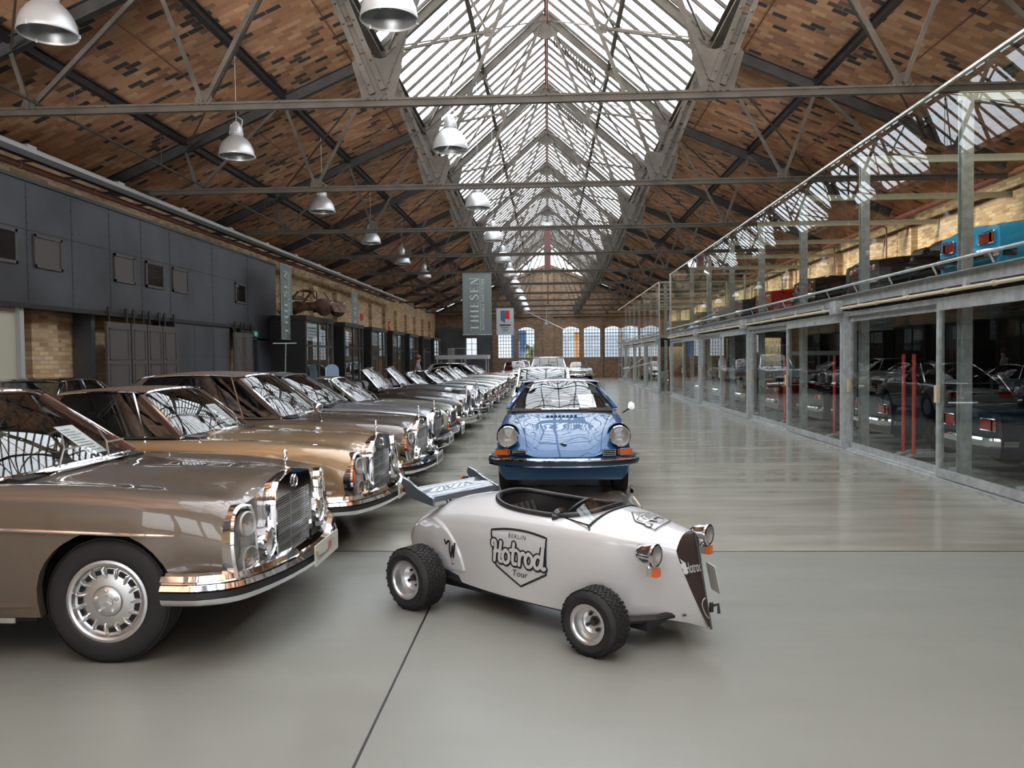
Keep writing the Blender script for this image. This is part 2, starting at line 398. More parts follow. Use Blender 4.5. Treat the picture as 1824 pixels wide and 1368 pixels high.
for i, (a, b) in enumerate([(-6.62, -5.72)]+WIN):
    g = MB(); lo, hi = (1.9, 3.3) if i == 0 else (1.66, 4.14); n = 2 if i == 0 else 6; m_ = 3 if i == 0 else 9
    for k in range(n+1): x = a+(b-a)*k/n; t = .034 if k % n else .05; g.span((x-t/2, Y1+.1, lo), (x+t/2, Y1+.14, hi-(0 if 0 < k < n else .22*(i > 0))))
    for k in range(m_+1): z = lo+(hi-lo)*k/m_; t = .06 if k == 7 else .03; g.span((a, Y1+.1, z-t/2), (b, Y1+.14, z+t/2))
    wd = struct('window_%d' % (i+1), g, 'black')
    q = MB(); q.add([(a, Y1+.12, lo), (b, Y1+.12, lo), (b, Y1+.12, hi+.1), (a, Y1+.12, hi+.1)], [(0, 1, 2, 3)]); q.build('pane', 'dimglass', wd, smooth=False)
g = MB(); g.add([(-3.2, Y1+.2, 7.9), (0, Y1+.2, 9.15), (3.2, Y1+.2, 7.9), (0, Y1+.2, ZR)], [(0, 1, 3), (1, 2, 3)])
wd = MB(); wd.beam((0, Y1+.15, 9.1), (0, Y1+.15, ZR), .07, .07, (0, 1, 0))
for x in (-2.4, -1.6, -.8, .8, 1.6, 2.4): wd.beam((x, Y1+.15, 9.15-abs(x)*.39), (x, Y1+.15, ZR-.93*abs(x)), .04, .04, (0, 1, 0))
o = struct('window_9', wd, 'steel'); g.build('pane', 'skyglass', o, smooth=False)
# black lined corner of the back wall
g = MB(); g.span((-8.9, Y1-.5, 0), (-6.62, Y1-.42, 4.1)); g.span((-5.72, Y1-.5, 0), (-4.5, Y1-.42, 4.1)); g.span((-6.62, Y1-.5, 0), (-5.72, Y1-.42, 1.9)); g.span((-6.62, Y1-.5, 3.3), (-5.72, Y1-.42, 4.1))
struct('wall_panel', g, 'facade')
w = MB(); w.span((-9.6, Y0-.3, 0), (9.9, Y0, .5)); w.span((-9.6, Y0-.3, 4.7), (9.9, Y0, 5.4)); [w.span((x_-.3, Y0-.3, .5), (x_+.3, Y0, 4.7)) for x_ in (-9.3, -6.2, -3.1, 0, 3.1, 6.2, 9.6)]; w.prism([(-9.6, 5.4), (9.9, 5.4), (3.3, 8), (0, 10.9), (-3.3, 8)], Y0-.3, Y0); struct('wall_front', w, 'brick_xz')  # unseen front wall; its openings are added to let more light in
# tiled roof slopes
for s, nm in ((-1, 'ceiling_left'), (1, 'ceiling_right')):
    w = MB(); w.prism([(s*3.38, 7.93), (s*10, 5.09), (s*10, 5.25), (s*3.38, 8.1)], Y0-.3, Y1+.35)
    struct(nm, w, 'roofbrick')
# skylight: panes, glazing bars
for s in (-1, 1):
    g = MB(); y = Y0; bar = MB()
    while y < Y1+.2:
        bar.beam((s*3.36, y, ZE+.2), (0, y, ZR+.12), .05, .06)
        y += 5.3/9
    for t_ in (.5,): x = s*3.36*t_; bar.beam((x, Y0, ZE+.2+(ZR-.08-ZE)*(1-t_)+.01), (x, Y1, ZE+.2+(ZR-.08-ZE)*(1-t_)+.01), .03, .04)
    o = struct('skylight_left' if s < 0 else 'skylight_right', bar, 'steel')
    g.add([(s*3.36, Y0, ZE+.235), (0, Y0, ZR+.155), (0, Y1, ZR+.155), (s*3.36, Y1, ZE+.235)], [(0, 1, 2, 3)])
    g.build('pane', 'skyglass', o, smooth=False)
# purlins
TRIM = [10]
def trim(b, m): TRIM[0] += 1; return struct('trim_%d' % TRIM[0], b, m)
def purlin(name, x, z, w_, h, m, label):
    b = MB(); b.ibeam((x, Y0, z), (x, Y1, z), w_, h, .02); return struct(name, b, m)
for s in (-1, 1):
    b = MB(); b.ibeam((s*3.3, Y0, ZE-.02), (s*3.3, Y1, ZE-.02), .16, .2, .02); b.beam((s*3.42, Y0, ZE+.12), (s*3.42, Y1, ZE+.12), .05, .26)
    trim(b, 'steel')
    b = MB(); b.ibeam((s*1.66, Y0, 9.24), (s*1.66, Y1, 9.24), .08, .12, .012); trim(b, 'steel')
    for x, z in ((5.3, 7.0), (7.35, 6.12)):
        b = MB(); b.ibeam((s*x, Y0, z-.02), (s*x, Y1, z-.02), .11, .14, .015); trim(b, 'steel_dark')
    for x in (3.9, 6.3, 8.2): # thin tie rods below the tiles
        b = MB(); b.tube([(s*x, Y0, 7.93-(x-3.38)*.429-.06), (s*x, Y1, 7.93-(x-3.38)*.429-.06)], .012, 5); trim(b, 'redpipe')
b = MB(); b.beam((0, Y0, ZR-.02), (0, Y1, ZR-.02), .06, .16); trim(b, 'steel')
t = MB(); t.tube([(.05, Y0+.5, ZR-.28), (.05, 52, ZR-.28)], .03, 8)
for y in np.arange(-8, 52, 2.65): t.tube([(.05, y, ZR-.28), (.05, y, ZR-.08)], .008, 5); t.sphere((.05, y+.6, ZR-.33), .03, 8)
tag(t.build('sprinkler_pipe', 'redpipe'), 'oxide red sprinkler pipe running under the skylight ridge', 'pipe')
t = MB(); t.m(mat('dark_red_duct', (.07, .02, .02), .5)).box((0, 53.2, 8.8), (.42, .4, 3.2)); t.m('galv').box((0, 53.2, 10.45), (.7, .6, .25)); t.m('steel').beam((0, 53, 7.2), (0, 53, 5.2), .1, .1, (0, 1, 0)); t.beam((-1.2, 53, 5.2), (0, 53, 5.2), .04, .04); t.beam((-1.2, 53, 5.2), (-1.2, 53, 6.6), .03, .03, (0, 1, 0))
tag(t.build('exhaust_duct', smooth=False), 'dark red duct hanging from the far end of the skylight ridge', 'duct')
# hinged vent frames on the right slope
def vent(y):
    r = empty('vent_frame', (0, y, 0)); b = MB(); a = Vector((.25, 0, ZR-.18)); c = Vector((1.25, 0, 9.68))
    for dy in (0, .55): b.beam(a+Vector((0, dy, 0)), c+Vector((0, dy, 0)), .05, .05)
    for k in range(14):
        p = a.lerp(c, k/13); b.beam(p, p+Vector((0, .55, 0)), .03, .03)
    b.build('ladder_frame', 'steel', r, smooth=False)
    b = MB(); b.beam(c, c+Vector((.12, 0, -.25)), .05, .05); b.beam(c+Vector((0, .55, 0)), c+Vector((.12, .55, -.25)), .05, .05); b.beam(c+Vector((.12, 0, -.25)), c+Vector((.12, .55, -.25)), .05, .05); b.build('bracket', 'steel', r, smooth=False)
    return r
for k, y in enumerate([22.6, 27.9, 33.2, 38.5]):
    tag(vent(y), 'ladder-like vent frame under the right skylight slope, %s from the camera' % ['first', 'second', 'third', 'fourth'][k], 'vent frame', 'skylight vent frames')
ORD = ['first', 'second', 'third', 'fourth', 'fifth', 'sixth', 'seventh', 'eighth', 'ninth', 'tenth', 'eleventh', 'twelfth', 'thirteenth', 'fourteenth', 'fifteenth', 'sixteenth']
# trusses
def mk_truss():
    r = empty('roof_truss')
    b = MB(); b.beam((-8.95, 0, ZT), (8.95, 0, ZT), .13, .03); b.beam((-8.95, -.03, ZT-.045), (8.95, -.03, ZT-.045), .02, .09); b.beam((-8.95, .03, ZT-.045), (8.95, .03, ZT-.045), .02, .09)
    for x in (-7.1, -4.66, -XF, XF, 4.66, 7.1):
        for d in (-.12, -.04, .04, .12): b.sphere((x+d, -.07, ZT), .018, 6)
    for x in np.arange(-8.4, 8.5, 1.2): b.sphere((x, -.07, ZT), .016, 6)
    b.build('tie_beam', 'steel', r)
    for s in (-1, 1):
        b = MB(); b.ibeam((s*XE, 0, ZE), (s*8.95, 0, 5.3), .12, .2, .015); b.build('rafter', 'steel_dark', r, smooth=False)
        b = MB(); b.ibeam((s*(XE+.05), 0, ZE), (0, 0, ZR-.1), .09, .17, .012); b.build('lantern_rafter', 'steel', r, smooth=False)
        b = MB()
        d = Vector((s*(XE-XF), 0, ZE-ZT)).normalized(); p = Vector((s*XF, 0, ZT+.1)); q = Vector((s*XE, 0, ZE-.1)); n = Vector((d.z, 0, -d.x))*.1
        n = n*.75
        for k in range(5): b.beam(p.lerp(q, .02+.2*k), p.lerp(q, .16+.2*k), .02, .14, (d.z, 0, -d.x))
        for e in (-1, 1):
            b.beam(p+n*e, q+n*e, .10, .06, (d.z, 0, -d.x)); b.beam(p+n*e+Vector((0, -.06, 0)), q+n*e+Vector((0, -.06, 0)), .02, .07, (d.z, 0, -d.x))
        for k in range(9):
            c = p.lerp(q, k/9+.05); b.beam(c-n, c+n, .03, .05); b.sphere(c+n+Vector((0, -.08, 0)), .02, 6); b.sphere(c-n+Vector((0, -.08, 0)), .02, 6)
        b.build('lattice_post', 'steel', r)
        b = MB(); b.beam((s*XF, 0, ZT), (s*.08, 0, ZR-.2), .06, .07); b.build('strut', 'steel', r, smooth=False)
        for a, c in (((4.66, ZT), (3.3, 7.6)), ((4.66, ZT), (5.3, 6.85)), ((7.1, ZT), (5.3, 6.85)), ((7.1, ZT), (7.35, 5.95))):
            b = MB(); b.beam((s*a[0], -.02, a[1]), (s*c[0], -.02, c[1]), .06, .02, (0, 1, 0)); b.beam((s*a[0], .02, a[1]), (s*c[0], .02, c[1]), .02, .06, (0, 1, 0)); b.build('web_member', 'steel', r, smooth=False)
        b = MB(); b.beam((s*XE, 0, ZE+.02), (s*1.16, 0, 8.13), .04, .05); b.beam((s*1.16, 0, 8.13), (s*1.66, 0, 9.15), .035, .045); b.build('collar_tie', 'steel', r, smooth=False)
        g = .014
        def rv(b, L): [b.sphere((s*xx, -.02, zz), .018, 6) for xx, zz in L]; b.build('gusset_plate', 'steel', r)
        b = MB(); b.prism([(s*(XF-.2), ZT), (s*(XF+.22), ZT), (s*(XF+.36), ZT+.5), (s*(XF+.28), ZT+.62), (s*(XF-.02), ZT+.55), (s*(XF-.26), ZT+.6), (s*(XF-.32), ZT+.45)], -g, g)
        rv(b, [p_ for k in range(6) for p_ in ((XF-.1-.02*k, ZT+.08+.08*k), (XF+.12+.025*k, ZT+.08+.08*k))])
        b = MB(); b.prism([(s*(XE-.5), ZE+.5), (s*(XE-.28), ZE+.62), (s*(XE+.1), ZE+.15), (s*(XE+.45), ZE-.1), (s*(XE+.25), ZE-.35), (s*(XE-.2), ZE-.5), (s*(XE-.35), ZE-.2)], -g, g)
        rv(b, [p_ for k in range(6) for p_ in ((XE-.38+.09*k, ZE+.48-.1*k), (XE-.3+.02*k, ZE-.1-.06*k))])
        for cx_, cz_, rr_ in ((4.66, ZT+.07, .13), (7.1, ZT+.07, .11), (1.16, 8.13, .1), (1.66, 9.12, .12)):
            b = MB(); b.prism([(s*cx_+rr_*math.cos(t_), cz_+rr_*math.sin(t_)) for t_ in np.arange(0, 2*PI, PI/3)], -g, g); rv(b, [(cx_-.05, cz_), (cx_+.05, cz_)])
    b = MB(); b.prism([(-.42, ZR-.35), (.42, ZR-.35), (.3, ZR-.6), (0, ZR-.72), (-.3, ZR-.6)], -.014, .014); b.prism([(-.42, ZR-.35), (.42, ZR-.35), (0, ZR)], -.014, .014); b.build('ridge_plate', 'steel', r, smooth=False)
    return r
tr0 = mk_truss()
for k, y in enumerate(TY):
    r = tr0 if k == 0 else copy_tree(tr0)
    r.location = (0, y, 0)
    i = k-4
    lab = ('riveted steel roof truss, %s counted from the camera' % ORD[i]) if i >= 0 else ('riveted steel roof truss overhead behind the camera, %s back' % ORD[-i-1])
    tag(r, lab, 'truss', 'riveted roof trusses')
# wind bracing rods
n = 0
for k in range(len(TY)-1):
    for s in (-1, 1):
        b = MB(); b.beam((s*.06, TY[k], ZR-.25), (s*(XE-.1), TY[k+1], ZE+.1), .035, .035); b.beam((s*.06, TY[k+1], ZR-.22), (s*(XE-.1), TY[k], ZE+.12), .04, .03)
        b.beam((s*XE, TY[k], ZE-.15), (s*7.35, TY[k+1], 5.9), .03, .03)
        trim(b, 'steel')
# services on the left wall
def duct(y0, y1): b = MB(); b.span((-8.3, y0, 4.93), (-8.06, y1, 5.0)); return b
b = duct(Y0, 45); 
for y in np.arange(Y0, 45, 2.65): b.box((-8.18, y, 5.03), (.16, .22, .06))
tag(b.build('lighting_trunking', 'tray', smooth=False), 'long pale grey trunking running along the left wall below the roof', 'trunking')
b = MB(); b.m('black').span((-8.42, Y0, 4.93), (-8.36, 45, 5.0))
for y in np.arange(Y0, 45, 1.3): b.beam((-9.09, y, 5.04), (-8.31, y, 5.04), .04, .04)
for y in np.arange(Y0, 60, .9): b.beam((-8.6, y, 5.03), (-8.35, y+.45, 4.97), .02, .02)
tag(b.build('cable_ladder', smooth=False), 'black cable ladder between the pale trunking and the left wall', 'cable ladder')
b = MB(); b.tube([(-8.48, Y0, 4.83), (-8.48, 44, 4.83)], .055, 10); 
for y in np.arange(Y0+1, 44, 2.1): b.tube([(-8.48, y, 4.83), (-8.9, y, 4.95)], .015, 5); b.tube([(-8.48, y-.03, 4.83), (-8.48, y+.03, 4.83)], .067, 10)
tag(b.build('heating_pipe', 'redpipe'), 'oxide red pipe along the left wall above the black facade', 'pipe')
b = MB(); b.tube([(9.1, Y0, 5.15), (9.1, 60, 5.15)], .06, 10)
for y in np.arange(Y0+1, 60, 4): b.tube([(9.1, y, 5.15), (9.1, y, 5.3)], .015, 5); b.tube([(9.1, y+1, 5.15), (9.3, y+1, 5.1), (9.3, y+1, 4.2)], .02, 6)
tag(b.build('heating_pipe', 'redpipe'), 'oxide red pipe along the yellow brick wall behind the glass garages', 'pipe')
b = MB(); b.tube([(-7.0, Y0, 5.2), (-7.0, 50, 5.2)], .022, 8)
for y in np.arange(Y0+2, 50, 2.65): b.tube([(-7.0, y, 5.2), (-7.0, y, 5.75)], .006, 4)
tag(b.build('conduit_pipe', 'steel'), 'thin grey conduit resting across the truss tie beams on the left', 'pipe')
# ---- pendant lamps
def mk_lamp():
    r = empty('pendant_lamp')
    b = MB(); b.lathe([(.30, 0), (.303, .01), (.295, .05), (.283, .12), (.25, .2), (.20, .27), (.145, .32), (.115, .345), (.105, .35)], n=36)
    b.lathe([(.105, .35), (.13, .33), (.20, .255), (.27, .13), (.288, .04), (.296, 0.002)], n=36)
    b.tube([(.3*math.cos(a), .3*math.sin(a), 0) for a in np.arange(0, 2*PI, PI/18)], .006, 6, closed=True); b.build('reflector', 'lampshade', r)
    b = MB(); b.lathe([(.0, .60), (.04, .59), (.065, .56), (.095, .50), (.108, .44), (.108, .375), (.112, .37), (.112, .345)], n=24)
    for k in range(16): a = 2*PI*k/16; b.beam((.11*math.cos(a), .11*math.sin(a), .37), (.085*math.cos(a), .085*math.sin(a), .53), .008, .02)
    b.build('gear_housing', 'lampshade', r)
    b = MB(); b.lathe([(.112, .335), (.112, .345), (.1, .35)], n=24); b.lathe([(.11, .352), (.113, .36), (.11, .37)], n=24); b.build('collar_ring', 'black', r)
    b = MB(); b.sphere((0, 0, .2), .055, 12, (1, 1, 1.8)); b.build('bulb', 'white', r)
    b = MB(); b.lathe([(0, .012), (.29, .012)], n=36); b.build('cover_glass', 'lens', r)
    b = MB(); b.tube([(0, 0, .6), (0, 0, 1.75)], .004, 5); b.tube([(.10, 0, .5), (.11, 0, .62), (.02, 0, .68)], .008, 5)
    for a in (.4, 2.5, 4.6): b.box((.3*math.cos(a), .3*math.sin(a), .01), (.02, .02, .04))
    b.build('suspension', 'galv', r); return r
cb_ = MB(); cb_.tube([(0, 0, 1.7), (0, 0, 4.0)], .004, 5); CABLE = cb_.build('cable', 'galv')
lamp0 = mk_lamp(); first = True
for X, nm in ((-5.33, 'outer row over the car bonnets'), (-1.62, 'row beside the skylight edge')):
    for k in range(-2, 11):
        y = 8.45+5.2*k if X < -3 else 8.35+5.2*k
        if X < -3 and k > 5: continue
        l = lamp0 if first else copy_tree(lamp0); first = False
        l.location = (X, y, 5.15)
        if X > -3:
            c_ = CABLE if k == -2 else CABLE.copy()
            if k != -2: COL.objects.link(c_)
            c_.parent = l
        lab = ('silver bell pendant lamp, %s from the camera in the %s' % (ORD[k], nm)) if k >= 0 else 'silver bell pendant lamp behind the camera, %s back, %s' % (ORD[-k-1], 'outer row' if X < -3 else 'inner row')
        tag(l, lab, 'lamp', 'bell pendant lamps on the left')
# ---- black sheet steel facade on the left
FX = -8.6
fc = MB(); fc.span((FX-.45, Y0, 2.56), (FX, 25.0, 4.66)); fc.span((FX-.45, 18.05, 0), (FX, 21.25, 2.56)); fc.span((FX-.12, 22.0, 2.25), (FX, 25.0, 2.56)); fc.span((FX-.12, 23.3, 0), (FX, 25.0, 2.3))
fc.span((FX-.45, 14.87, 0), (FX-.1, 15.0, 2.56))
fc.span((FX-.1, Y0, 4.64), (FX+.03, 25.05, 4.69))
root = struct('wall_facade', fc, 'facade')
sm = MB()
for y in (5.4, 6.65, 7.9, 9.15, 10.4, 11.65, 12.9, 14.15, 15.4, 16.62, 17.9, 20.2, 22.6):
    sm.span((FX, y-.006, 2.6), (FX+.004, y+.006, 4.66))
    for z in np.arange(2.7, 4.6, .14): sm.sphere((FX+.002, y+.03, z), .009, 6)
sm.span((FX, Y0, 3.836), (FX+.004, 25, 3.848)); sm.span((FX, 18.05, 1.75), (FX+.004, 21.25, 1.757))
for y in (19.1, 20.2): sm.span((FX, y-.004, 0), (FX+.004, y+.004, 2.5))
sm.build('seam', 'black', root, smooth=False)
for i, (a, b_) in enumerate([(9.6, 10.35), (11.85, 12.63), (13.06, 13.83), (15.54, 16.32), (16.78, 17.58), (18.0, 18.8), (21.68, 22.45)]):
    g = MB(); z0, z1 = 3.24, 3.8
    g.span((FX, a, z0), (FX+.03, b_, z0+.05)); g.span((FX, a, z1-.05), (FX+.03, b_, z1)); g.span((FX, a, z0), (FX+.03, a+.05, z1)); g.span((FX, b_-.05, z0), (FX+.03, b_, z1))
    o = struct('window_%d' % (i+10), g, 'door_brown')
    q = MB(); q.span((FX, a+.05, z0+.05), (FX+.012, b_-.05, z1-.05)); q.build('pane', 'blackgloss' if i in (1, 4, 6) else 'door_brown', o, smooth=False)
b = MB(); b.span((FX+.01, 4, 2.54), (FX+.05, 22.9, 2.62)); tag(b.build('door_rail', 'black', smooth=False), 'black sliding door rail along the lower edge of the facade', 'rail')
# sliding doors with hangers
def leaf(a, b_, left):
    r = empty('sliding_door', (FX+.06, a, 0)); w_ = b_-a
    d = MB(); d.span((0, .01, .02), (.045, w_-.01, 2.42))
    for z0, z1 in ((.15, .85), (.92, 1.6), (1.68, 2.3)):
        for q in ((.09, z0, w_-.09, z0+.02), (.09, z1-.02, w_-.09, z1), (.09, z0, .11, z1), (w_-.11, z0, w_-.09, z1)): d.span((.045, q[0], q[1]), (.058, q[2], q[3]))
    d.build('door_leaf', 'door_brown', r, smooth=False)
    for y in (.12, w_-.12):
        h = MB(); h.box((.03, y, 2.5), (.02, .05, .3)); h.lathe([(0, -.012), (.06, -.012), (.06, .012), (0, .012)], c=(.03, y, 2.66), ax='x', n=16); h.build('roller_hanger', 'black', r)
    h = MB(); yy = w_-.06 if left else .06; h.tube([(.05, yy, 1.0), (.1, yy, 1.02), (.1, yy, 1.14), (.05, yy, 1.16)], .01, 6); h.build('handle', 'black', r)
    return r
for a, b_, l, lb in ((15.04, 15.93, 1, 'brown-grey panelled sliding door nearest the camera, left of the double pair'), (15.97, 16.6, 0, 'brown-grey sliding door leaf second from the camera'),
                     (16.62, 17.28, 1, 'brown-grey sliding door leaf third from the camera'), (17.3, 17.99, 0, 'brown-grey sliding door leaf fourth, beside the plain black panels'),
                     (21.3, 21.97, 1, 'brown-grey sliding door leaf beyond the plain black panels'), (21.99, 22.69, 0, 'brown-grey sliding door leaf next to the exit sign')):
    tag(leaf(a, b_, l), lb, 'sliding door', 'sliding doors below the black facade')
b = MB(); b.m('beige').span((FX-.2, 9.5, 0), (FX-.1, 12.72, 2.56)); b.m('tray').span((FX-.12, 12.7, 0), (FX-.02, 12.8, 2.56))
tag(b.build('wall_cabinet', smooth=False), 'tall pale beige panel at the left edge below the facade', 'panel')
b = MB(); b.m('exitgreen').box((FX+.06, 23.0, 2.42), (.04, .3, .16)); b.m('white').box((FX+.083, 22.96, 2.42), (.004, .08, .1)); b.box((FX+.083, 23.06, 2.42), (.004, .06, .03))
tag(b.build('exit_sign', smooth=False), 'small green emergency exit sign above the doorway', 'sign')
# T-shaped grey stand in front of the facade
b = MB(); b.tube([(-7.6, 22.6, 0), (-7.55, 22.7, 2.12)], .018, 6); b.tube([(-7.75, 22.2, 2.12), (-7.4, 23.2, 2.14)], .014, 6); b.lathe([(0, .03), (.2, .02), (.2, 0)], c=(-7.6, 22.6, 0), n=16)
tag(b.build('pole_stand', 'galv'), 'thin grey T-shaped pole standing before the black booth wall', 'pole')
# ---- shop booths
def booth(i, a, b_):
    X0, X1 = -9.05, -7.5; L_ = b_-a; r = empty('shop_booth', (X1, a, 0)); D = X0-X1
    
    for q in (0, L_-.08): c = MB(); c.span((D, q, 0), (0, q+.08, 2.88)); c.build('side_wall', 'black', r, smooth=False)
    c = MB(); c.span((D, -.05, 2.88), (.06, L_+.05, 3.03)); c.build('roof_slab', 'steel_dark', r, smooth=False)
    c = MB(); t = .07
    for y in (.08, L_*.45, L_*.78, L_-.15): c.span((-.05, y, 0), (.01, y+t, 2.88))
    c.span((-.05, .08, 2.06), (.01, L_-.08, 2.13)); c.span((-.05, .08, 0), (.01, L_-.08, .12)); c.span((-.02, L_-.08, 0), (.03, L_+.02, 2.9))
    c.build('front_frame', 'steel_dark' if i % 2 else 'steel', r, smooth=False)
    c = MB(); c.add([(-.02, .08, .1), (-.02, L_-.08, .1), (-.02, L_-.08, 2.88), (-.02, .08, 2.88)], [(0, 1, 2, 3)]); c.build('glass_front', 'glass', r, smooth=False)
    c = MB(); c.span((D+.9, .5, 0), (D+1.0, L_*.4, 1.1)); c.build('shelf_panel', 'door_brown', r, smooth=False)
    if i == 2: c = MB(); c.span((-.06, L_*.5, 0), (-.03, L_*.8, 2.06)); c.build('red_door', mat('dark_red_door', (.09, .015, .012), .4), r, smooth=False)
    if i < 5:
        c = MB(); c.span((-.045, .25, 2.25), (-.03, .25+L_*.5, 2.8)); c.build('sign_panel', 'greybanner' if i % 2 == 0 else 'door_brown', r, smooth=False)
        c = MB()
        for k in range(4): c.span((-.028, .35, 2.34+.1*k), (-.024, .35+L_*(.25+.05*((k*7+i) % 4)), 2.37+.1*k))
        c.build('sign_lines', 'white' if i % 2 else 'ink', r, smooth=False)
    return r
bl = ['black shop booth below the rusty car shell', 'black shop booth below the narrow second banner', 'black shop booth with a dark red door', 'black shop booth, fourth along the left wall', 'black shop booth, fifth along the left wall', 'black shop booth, sixth along the left wall', 'black shop booth farthest down the left wall']
for i, (a, b_) in enumerate(BOOTH): tag(booth(i, a, b_), bl[i], 'booth', 'shop booths along the left wall')
b = MB()
for y in np.arange(58, 62.5, .75): b.beam((-7.3, y, 0), (-7.3, y, 2.4), .05, .05, (0, 1, 0))
for z in (.1, 1.3, 2.4): b.beam((-7.3, 58, z), (-7.3, 61.8, z), .05, .05)
b.beam((-7.3, 58, 2.4), (-6.0, 58, 2.4), .05, .05); b.beam((-6.0, 58, 0), (-6.0, 58, 2.4), .05, .05, (0, 1, 0))
tag(b.build('metal_railing', 'galv', smooth=False), 'grey tubular frame in the far left corner', 'railing')
b = MB(); b.m('redink').box((-9.08, 45.5, 3.55), (.04, .5, .55)); b.m('white').box((-9.055, 45.5, 3.6), (.01, .15, .25))
tag(b.build('warning_sign', smooth=False), 'small red and white sign on the far brick pier', 'sign')
b = MB()
for k in range(3): b.m('redink').box((-9.08, 38.0+.36*k, 3.72), (.04, .28, .32))
tag(b.build('safety_sign', smooth=False), 'row of small red safety signs on the left brick wall', 'sign')
# ---- banners
G = {}
def glyph(ch):
    B_ = []
    def bx_(x0, y0, x1, y1): B_.append([(x0, y0), (x1, y0), (x1, y1), (x0, y1)])
    th, tn, sf = .15, .045, .045
    def ser(x0, x1, y): bx_(x0, y, x1, y+sf)
    if ch == 'T': bx_(.25, 0, .25+th, 1); bx_(0, 1-sf, .65, 1); bx_(0, .82, .03, 1); bx_(.62, .82, .65, 1); ser(.16, .49, 0); w_ = .65
    elif ch == 'H':
        bx_(.07, 0, .07+th, 1); bx_(.5, 0, .5+th, 1); bx_(.07, .48, .6, .48+tn)
        for y_ in (0, 1-sf): ser(0, .29, y_); ser(.43, .72, y_)
        w_ = .72
    elif ch == 'I': bx_(.08, 0, .08+th, 1); ser(0, .31, 0); ser(0, .31, 1-sf); w_ = .31
    elif ch == 'E': bx_(.07, 0, .07+th, 1); ser(0, .55, 0); ser(0, .52, 1-sf); bx_(.1, .49, .4, .49+tn); bx_(.52, 0, .55, .2); bx_(.49, .82, .52, 1); bx_(.38, .4, .41, .62); w_ = .57
    elif ch == 'N':
        bx_(.08, 0, .08+tn, 1); bx_(.58, 0, .58+tn, 1); B_.append([(.05, 1), (.22, 1), (.62, 0), (.5, 0)]); ser(0, .2, 0); ser(.5, .72, 1-sf); ser(0, .2, 1-sf); w_ = .72
    elif ch == 'S':
        pth = smooth_path([(.45, .8), (.42, .93), (.25, .98), (.1, .88), (.1, .7), (.28, .54), (.43, .4), (.46, .2), (.3, .04), (.12, .05), (.03, .22)], 5)
        n_ = len(pth); ww = [.05+.09*math.sin(PI*k/(n_-1)) for k in range(n_)]; vs, fs = ribbon(pth, ww); 
        for f_ in fs: B_.append([vs[q] for q in f_])
        w_ = .5
    return B_, w_
def banner(name, w_, h, top_strap=True):
    """hanging sheet in its local x-z plane, facing -y, top at z=0"""
    r = empty(name)
    c = MB(); P = []
    for i in range(13):
        x = -w_/2+w_*i/12; P.append([(x, .012*math.sin(i*.9)*(k/8), -h*k/8) for k in range(9)])
    c.grid(P, flip=True); c.grid([[(a, b_+.006, e_) for a, b_, e_ in q] for q in P]); c.build('sheet', 'banner', r)
    c = MB(); c.tube([(-w_/2-.03, .004, 0), (w_/2+.03, .004, 0)], .016, 8); c.tube([(-w_/2-.02, .004, -h), (w_/2+.02, .004, -h)], .014, 8); c.build('rod', 'galv', r)
    x = 0; c = MB(); H_ = w_*.33; gap = .17; tot = sum(glyph(q)[1] for q in 'THIESEN')+gap*6; sc = h*.87/tot
    for q in 'THIESEN':
        bs, gw = glyph(q)
        for poly in bs:
            # rotate 90 deg counter-clockwise: reading goes upwards
            c.add([(w_*.045-p[1]*w_*.29, -.02, -h*.94+(x+p[0])*sc) for p in poly], [tuple(range(len(poly)))])
        x += gw+gap
    c.span((w_*.095, -.022, -h*.94), (w_*.108, -.02, -h*.08)); 
    vs, fs = text_geo('AUTOMOBILE RARITÄTEN', .17*w_/1.2, align='LEFT', space=1.08)
    mx = max(v[0] for v in vs); k_ = h*.83/mx
    c.add([(w_*.20-v[1]*1.0, -.021, -h*.93+v[0]*k_) for v in vs], fs)
    c.build('lettering', 'bannerw', r, smooth=False)
    return r
b = banner('hanging_banner', 1.16, 2.46); b.location = (-2.83, TY[8]-.03, 5.05); tag(b, 'large grey-green banner with white upright lettering hanging from a truss above the aisle', 'banner')
b = banner('hanging_banner', 1.05, 2.25); b.location = (-7.95, 24.05, 4.53); b.rotation_euler = (0, 0, PI/2); tag(b, 'grey-green lettered banner at the end of the black facade, above the T-shaped pole', 'banner')
b = banner('hanging_banner', 1.05, 2.25); b.location = (-8.1, 33.3, 4.45); b.rotation_euler = (0, 0, PI/2); tag(b, 'grey-green lettered banner on the brick wall, partly behind the second booth roof', 'banner')
r = empty('hanging_banner', (-2.29, 42.6, 4.30)); c = MB(); c.tube([(-.4, 0, 0), (-.4, 0, .78)], .006, 4); c.build('cord', 'black', r); c = MB(); c.tube([(.4, 0, 0), (.4, 0, .78)], .006, 4); c.build('cord', 'black', r); c = MB(); c.span((-.46, 0, -1.42), (.46, .01, 0)); c.build('sheet', 'greybanner', r, smooth=False)
c = MB(); c.m(mat('blue_grey_print', (.06, .12, .2), .5)); c.prism([(-.24, -.12), (0, -.12), (0, -.4), (0, -.78), (-.24, -.62)], -.008, -.002); c.m('redink').prism([(0, -.12), (.24, -.12), (.24, -.62), (0, -.55)], -.008, -.002); c.m('greybanner').prism([(0, -.55), (.24, -.6), (0, -.78)], -.009, -.002)
c.m('ink').span((-.3, -.01, -.93), (.3, -.002, -.86)); c.m('steel')
for k in range(3): c.span((-.2+.03*k, -.008, -1.03-.09*k), (.2-.03*k, -.002, -1.01-.09*k))
c.build('emblem_print', None, r, smooth=False); tag(r, 'pale banner with a red and blue shield hanging before the back wall', 'banner')
